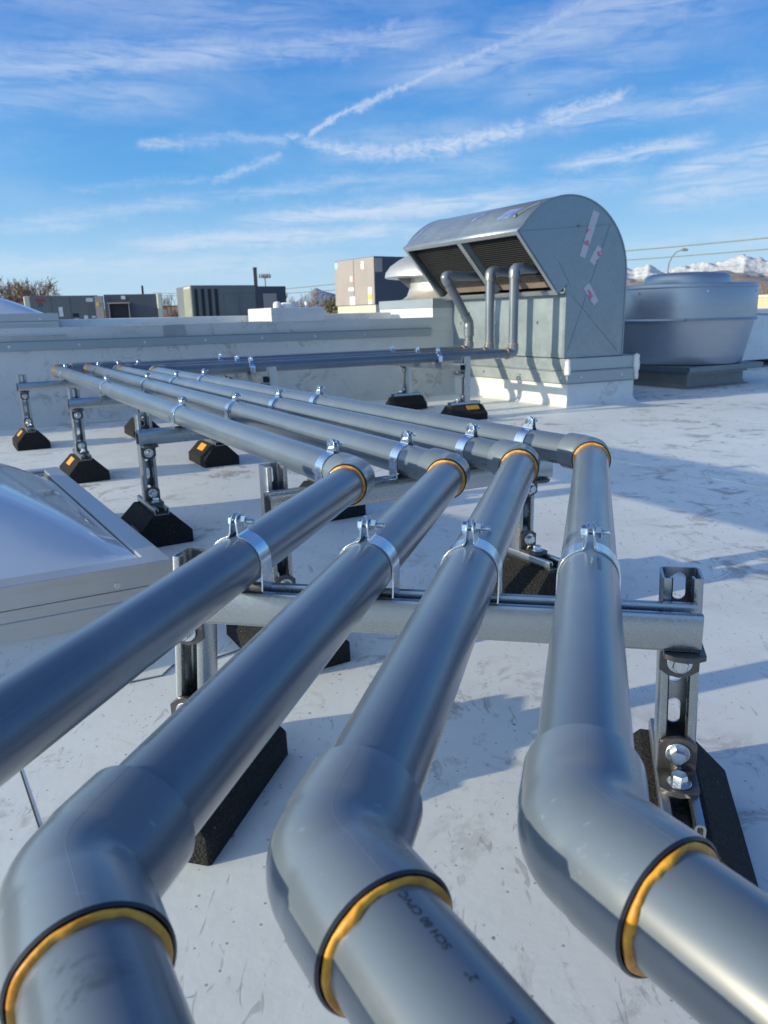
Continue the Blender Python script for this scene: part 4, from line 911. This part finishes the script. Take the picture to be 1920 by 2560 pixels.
for az_,d_,top,lb in ((-33,52,6,'wooden pole outside the left edge holding the thin line'),(37,46,6,'wooden pole outside the right edge holding the overhead lines')):
    p=thing('utility_pole',lb,'utility pole',polar(az_,d_,z=GZ)); mb=MB(); mb.tube([(0,0,0),(0,0,11)],[.16,.12],10); mb.build('pole','bark',p); mb=MB(); mb.box((-1.1,-.06,10.2),(1.1,.06,10.35)); mb.build('crossarm','bark',p,smooth=False)
# airplane
ap=thing('airplane','tiny white airliner high in the blue at the upper right','airplane',M=Matrix.Translation(polar(10.56,9000,el=13.93))@Matrix.Rotation(R(20),4,'Z'))
mb=MB(); mb.tube([(-24,0,0),(-22,0,0),(-15,0,0),(14,0,0),(20,0,0),(24,0,0)],[.3,1.6,2.4,2.4,1.5,.4],12); mb.build('fuselage','plane_white',ap)
mb=MB(); mb.prism([(-6,0,-.3),(6,0,-.3),(-6,24,1.5),(-10,24,1.5)],(0,0,.5)); mb.prism([(-6,0,-.3),(-10,-24,1.5),(-6,-24,1.5),(6,0,-.3)],(0,0,.5)); mb.build('wing','plane_white',ap,smooth=False)
mb=MB(); mb.prism([(-23,0,1),(-16,0,1),(-22,0,8),(-25,0,8)],(0,.4,0)); mb.prism([(-23,-8,1),(-20,0,1),(-23,8,1),(-25,0,1)],(0,0,.4)); mb.build('tail','plane_white',ap,smooth=False)
# ------------------------------------------------------------------ mountains
def ridge(name,az0,az1,r0,r1,peak,depth_n,seed,mat,n=260,m=26,rough=.35):
    mb=MB(); vs=[]
    for i in range(n+1):
        a=az0+(az1-az0)*i/n
        pk=0
        for j in range(m+1):
            f=j/m; d=r0+(r1-r0)*f
            x,y=d*math.sin(R(a)),d*math.cos(R(a))
            base=math.sin(min(1,f/.7)*PI/2)**1.3 if f<.7 else 1-.35*((f-.7)/.3)
            hgt=(d*math.tan(R(peak(a))))*base
            nn_=noise.fractal(Vector((x*.0011+seed,y*.0011,seed)),1.0,2.1,6)
            rdg=1-abs(noise.noise(Vector((x*.0022,y*.0022,seed+3))))*1.2
            r2=1-abs(noise.noise(Vector((x*.0065,y*.0065,seed+9))))*2; h=hgt*(1+rough*nn_*.5)*(1-rough*.3+rough*.4*rdg)*(1+rough*.10*r2)*(1 if f>0 else 0)
            vs.append((x,y,GZ+h-(4 if j==0 else 0)))
    mb.add(vs,[(i*(m+1)+j,(i+1)*(m+1)+j,(i+1)*(m+1)+j+1,i*(m+1)+j+1) for i in range(n) for j in range(m)])
    return struct(mb.build(name,mat,sharp=180))
def interp(pts):
    def f(a):
        if a<=pts[0][0]: return pts[0][1]
        for (x0,y0),(x1,y1) in zip(pts,pts[1:]):
            if a<=x1: t=(a-x0)/(x1-x0); return y0+(y1-y0)*t
        return pts[-1][1]
    return f
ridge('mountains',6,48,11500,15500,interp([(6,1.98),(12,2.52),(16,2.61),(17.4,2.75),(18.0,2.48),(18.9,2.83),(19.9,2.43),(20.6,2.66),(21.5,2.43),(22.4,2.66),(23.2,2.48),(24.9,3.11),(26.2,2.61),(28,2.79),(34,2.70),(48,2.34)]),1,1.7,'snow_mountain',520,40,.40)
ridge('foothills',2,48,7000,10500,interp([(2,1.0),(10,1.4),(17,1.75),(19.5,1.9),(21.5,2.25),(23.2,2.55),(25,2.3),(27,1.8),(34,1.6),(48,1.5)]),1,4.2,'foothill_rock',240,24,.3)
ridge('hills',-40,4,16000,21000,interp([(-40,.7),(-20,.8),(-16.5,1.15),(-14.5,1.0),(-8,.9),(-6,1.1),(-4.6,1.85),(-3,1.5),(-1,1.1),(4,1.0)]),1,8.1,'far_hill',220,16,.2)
# loose grit on the roof near the camera
mb=MB(); rnd=random.Random(4)
for _ in range(170):
    u=rnd.uniform(-.6,1.4); v=rnd.uniform(.25,2.6); p=U1*u+V1*v; s=rnd.uniform(.0008,.0026)
    q=[Vector((rnd.uniform(-1,1),rnd.uniform(-1,1),rnd.uniform(-.2,.8)))*s for _ in range(5)]
    vs=[(p.x+a.x,p.y+a.y,max(.0005,a.z+.0015)) for a in q]; mb.add(vs,[(0,1,2),(0,2,3),(0,3,4),(1,2,4),(2,3,4),(0,1,4)])
g_=mb.build('grit','seam_dark',smooth=False); tag(g_,'scattered dark grit on the white roof in the foreground','grit',kind='stuff')

# ------------------------------------------------------------------ light and sky
SUN_AZ=-109.0; SUN_EL=13.0
sd=-d2(SUN_AZ)*math.cos(R(SUN_EL))+Vector((0,0,-math.sin(R(SUN_EL))))
li=bpy.data.lights.new('sun','SUN'); li.energy=4.9; li.angle=R(.6); li.color=(1,.88,.63)
so=bpy.data.objects.new('sun',li); C.objects.link(so); so.rotation_euler=Vector((0,0,-1)).rotation_difference(sd).to_euler(); so.location=(-30,-10,20)
w=bpy.data.worlds.new('World'); bpy.context.scene.world=w; w.use_nodes=True; nt=w.node_tree; bg=nt.nodes['Background']
sky=N(nt,'ShaderNodeTexSky'); sky.sky_type='NISHITA'; sky.sun_disc=False; sky.sun_elevation=R(SUN_EL); sky.sun_rotation=R(SUN_AZ); sky.altitude=1300; sky.air_density=1.0; sky.dust_density=.35; sky.ozone_density=2.2
tc=N(nt,'ShaderNodeTexCoord'); sp=N(nt,'ShaderNodeSeparateXYZ'); L(nt,tc.outputs['Generated'],sp.inputs[0])
X,Y,Z=sp.outputs
AZ=mth(nt,'MULTIPLY',mth(nt,'ARCTAN2',X,Y),180/PI); EL=mth(nt,'MULTIPLY',mth(nt,'ARCSINE',Z),180/PI)
cb=N(nt,'ShaderNodeCombineXYZ'); L(nt,AZ,cb.inputs[0]); L(nt,EL,cb.inputs[1])
def nz(scale,st,rot=0,detail=6,rough=.6,dist=0,loc=(0,0,0)):
    mp=N(nt,'ShaderNodeMapping'); mp.inputs['Rotation'].default_value=(0,0,R(rot)); mp.inputs['Scale'].default_value=st; mp.inputs['Location'].default_value=loc; L(nt,cb.outputs[0],mp.inputs[0])
    return tex(nt,scale,detail,rough,dist,vec=mp.outputs[0])
wob=mth(nt,'MULTIPLY',mth(nt,'SUBTRACT',nz(.35,(1,1,1),0,4),.5),2.2); wob2=mth(nt,'MULTIPLY',mth(nt,'SUBTRACT',nz(1.6,(1,1,1),0,5,.7,loc=(5,3,0)),.5),.9)
ELw=mth(nt,'ADD',mth(nt,'ADD',EL,wob2),mth(nt,'MULTIPLY',wob,.4))
fib=nz(.9,(.22,1.5,1),14,7,.58,.9,(3,7,0)); fib=rng(nt,fib,.25,.66,.12,1,True)
puf=nz(1.5,(.6,1.3,1),14,6,.62,.7,(8,1,0)); puf=rng(nt,puf,.22,.66,.15,1,True)
trail=rng(nt,nz(2.2,(.8,1.1,1),0,5,.6,.5,(2,9,0)),.25,.6,.6,1,True)
total=None
def addc(x):
    global total
    total=x if total is None else mth(nt,'MAXIMUM',total,x)
def streak(a,b,w0_,w1,st,soft=.25,tx=None):
    (ax_,ay_),(bx,by)=a,b; dx,dy=bx-ax_,by-ay_; l=math.hypot(dx,dy); ux,uy=dx/l,dy/l
    px=mth(nt,'SUBTRACT',AZ,ax_); py=mth(nt,'SUBTRACT',ELw,ay_)
    t=mth(nt,'DIVIDE',mth(nt,'ADD',mth(nt,'MULTIPLY',px,ux),mth(nt,'MULTIPLY',py,uy)),l)
    d=mth(nt,'ABSOLUTE',mth(nt,'SUBTRACT',mth(nt,'MULTIPLY',px,-uy),mth(nt,'MULTIPLY',py,-ux)))
    wd=mth(nt,'ADD',w0_,mth(nt,'MULTIPLY',t,w1-w0_)); wd=mth(nt,'MAXIMUM',wd,.05)
    g=mth(nt,'EXPONENT',mth(nt,'MULTIPLY',mth(nt,'POWER',mth(nt,'DIVIDE',d,wd),2),-1))
    e=mth(nt,'MULTIPLY',rng(nt,t,-soft,soft*.6,0,1,True),rng(nt,t,1-soft*.6,1+soft,1,0,True))
    x=mth(nt,'MULTIPLY',mth(nt,'MULTIPLY',g,e),st); addc(mth(nt,'MULTIPLY',x,tx if tx is not None else fib))
def poly(ps,w_,st,tx=None):
    n=len(ps)-1
    for i in range(n): streak(ps[i],ps[i+1],w_[i],w_[i+1],st[i],.12,tx)
poly([(-4.6,12.0),(-2.2,13.3),(1.35,14.6),(4.84,15.8),(8.56,16.8),(11.57,17.6),(14.6,18.9)],[.14,.2,.25,.29,.34,.42,.5],[.72,.66,.6,.55,.5,.45],trail)
poly([(-6.2,12.1),(-2.94,11.2),(1.27,10.9),(6.1,11.3),(10.3,12.1)],[.18,.45,.6,.75,.5],[.6,.75,.85,.8],puf)
streak((-2.9,11.0),(6.8,11.9),1.1,1.0,.35); streak((11.5,12.3),(16.8,13.5),.7,.4,.75,.2,puf); streak((10.3,12.0),(24,12.9),.6,.8,.5)
poly([(-16,11.35),(-13,11.5),(-9.9,11.85),(-6.1,11.7)],[.28,.32,.25,.3],[.5,.45,.4])
poly([(-11.4,9.2),(-8.8,10.0),(-6.6,10.8)],[.22,.3,.25],[.5,.45],puf)
streak((13,9.5),(21.5,10.3),.4,.55,.75); streak((20,8.6),(30,9.9),.6,1.1,.8); streak((19,7.2),(30,8.3),.9,1.3,.6)
streak((-8,6.7),(10,7.7),.55,.95,.85); streak((-3,9.0),(9,9.9),.6,1.0,.35); streak((8,7.6),(18,8.6),.5,.9,.4); streak((-11,8.2),(-1,9.2),.3,.6,.4); streak((-16,5.2),(2,5.9),.6,.65,.75); streak((-27,6.0),(-12,8.0),.3,.5,.4,.2); streak((-27,5.9),(-20,6.2),.2,.3,.35)
streak((-28,3.6),(-5,4.0),.7,.9,.5); streak((4,3.6),(30,4.6),.8,.9,.3); streak((-20,8.5),(-12,9.4),.25,.2,.25)
streak((-30,14.6),(-8,17.0),1.2,1.0,.55); streak((-30,13.2),(-14,14.4),.8,1.2,.35); streak((-26,19.5),(-4,18.5),1.3,1.6,.30); streak((-14,16.4),(4,17.8),.7,.8,.5); streak((-2,16.6),(1.6,18.4),.6,.3,.4,.2,puf)
streak((3,15.4),(24,19.5),1.0,2.2,.48); streak((-5,20.5),(20,22),1.5,1.6,.3); streak((-14,23),(20,26),2,2.5,.35); streak((9,14),(20,16.6),.8,1.6,.3)
haze=mth(nt,'MULTIPLY',rng(nt,EL,0,9,.42,0),1)
veil=mth(nt,'MULTIPLY',rng(nt,nz(.16,(.5,1.6,1),12,6,.6,.4),.45,.75),.26)
cl=mth(nt,'ADD',total,mth(nt,'MULTIPLY',veil,rng(nt,EL,5,20,.4,1)),clamp=True)
cr=N(nt,'ShaderNodeValToRGB'); L(nt,mth(nt,'DIVIDE',EL,90,clamp=True),cr.inputs[0]); e=cr.color_ramp.elements
stops=[(0,(.40,.60,.76)),(.05,(.225,.51,.83)),(.11,(.105,.385,.80)),(.2,(.050,.25,.71)),(.33,(.028,.14,.49)),(.6,(.014,.08,.32)),(1,(.010,.06,.25))]
e[0].position=0; e[0].color=(*stops[0][1],1); e[1].position=1; e[1].color=(*stops[-1][1],1)
for p_,c_ in stops[1:-1]: q=e.new(p_); q.color=(*c_,1)
# grade of the clear-sky colour; the Nishita sky supplies part of the brightening round the low sun
grade=N(nt,'ShaderNodeVectorMath'); grade.operation='SCALE'; L(nt,cr.outputs[0],grade.inputs[0]); grade.inputs[3].default_value=10
base=mixc(nt,.20,grade.outputs[0],sky.outputs[0])
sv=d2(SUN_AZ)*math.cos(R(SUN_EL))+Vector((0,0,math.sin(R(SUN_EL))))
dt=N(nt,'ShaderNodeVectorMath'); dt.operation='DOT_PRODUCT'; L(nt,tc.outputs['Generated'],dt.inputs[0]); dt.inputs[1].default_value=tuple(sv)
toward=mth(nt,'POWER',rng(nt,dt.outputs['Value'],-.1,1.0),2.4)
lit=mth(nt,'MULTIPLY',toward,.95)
CLOUD=(6.4,7.1,8.3)
col=mixc(nt,mth(nt,'MULTIPLY',haze,1.15),base,(5.6,7.4,8.6)); col=mixc(nt,mth(nt,'MULTIPLY',cl,.85),col,CLOUD)
# bright sheet added on the unseen sun side to light roof and pipes
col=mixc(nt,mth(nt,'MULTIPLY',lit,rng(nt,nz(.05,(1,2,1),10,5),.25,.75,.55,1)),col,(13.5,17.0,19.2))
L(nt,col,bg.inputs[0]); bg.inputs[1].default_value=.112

# ------------------------------------------------------------------ camera
cam=bpy.data.cameras.new('camera'); co=bpy.data.objects.new('camera',cam); C.objects.link(co)
cam.sensor_fit='VERTICAL'; cam.sensor_height=36; cam.sensor_width=27; cam.lens=36*1880/2560; cam.clip_start=.01; cam.clip_end=80000
co.matrix_world=Matrix(((.999714,.0239166,0,0),(-.006048,.25281234,-.96749643,0),(-.023139,.96721968,.25288467,EYE),(0,0,0,1)))
cam.dof.use_dof=True; cam.dof.focus_distance=.92; cam.dof.aperture_fstop=cam.lens/1.7
sc=bpy.context.scene; sc.camera=co
sc.view_settings.view_transform='Standard'; sc.view_settings.look='None'; sc.view_settings.exposure=0; sc.view_settings.gamma=1
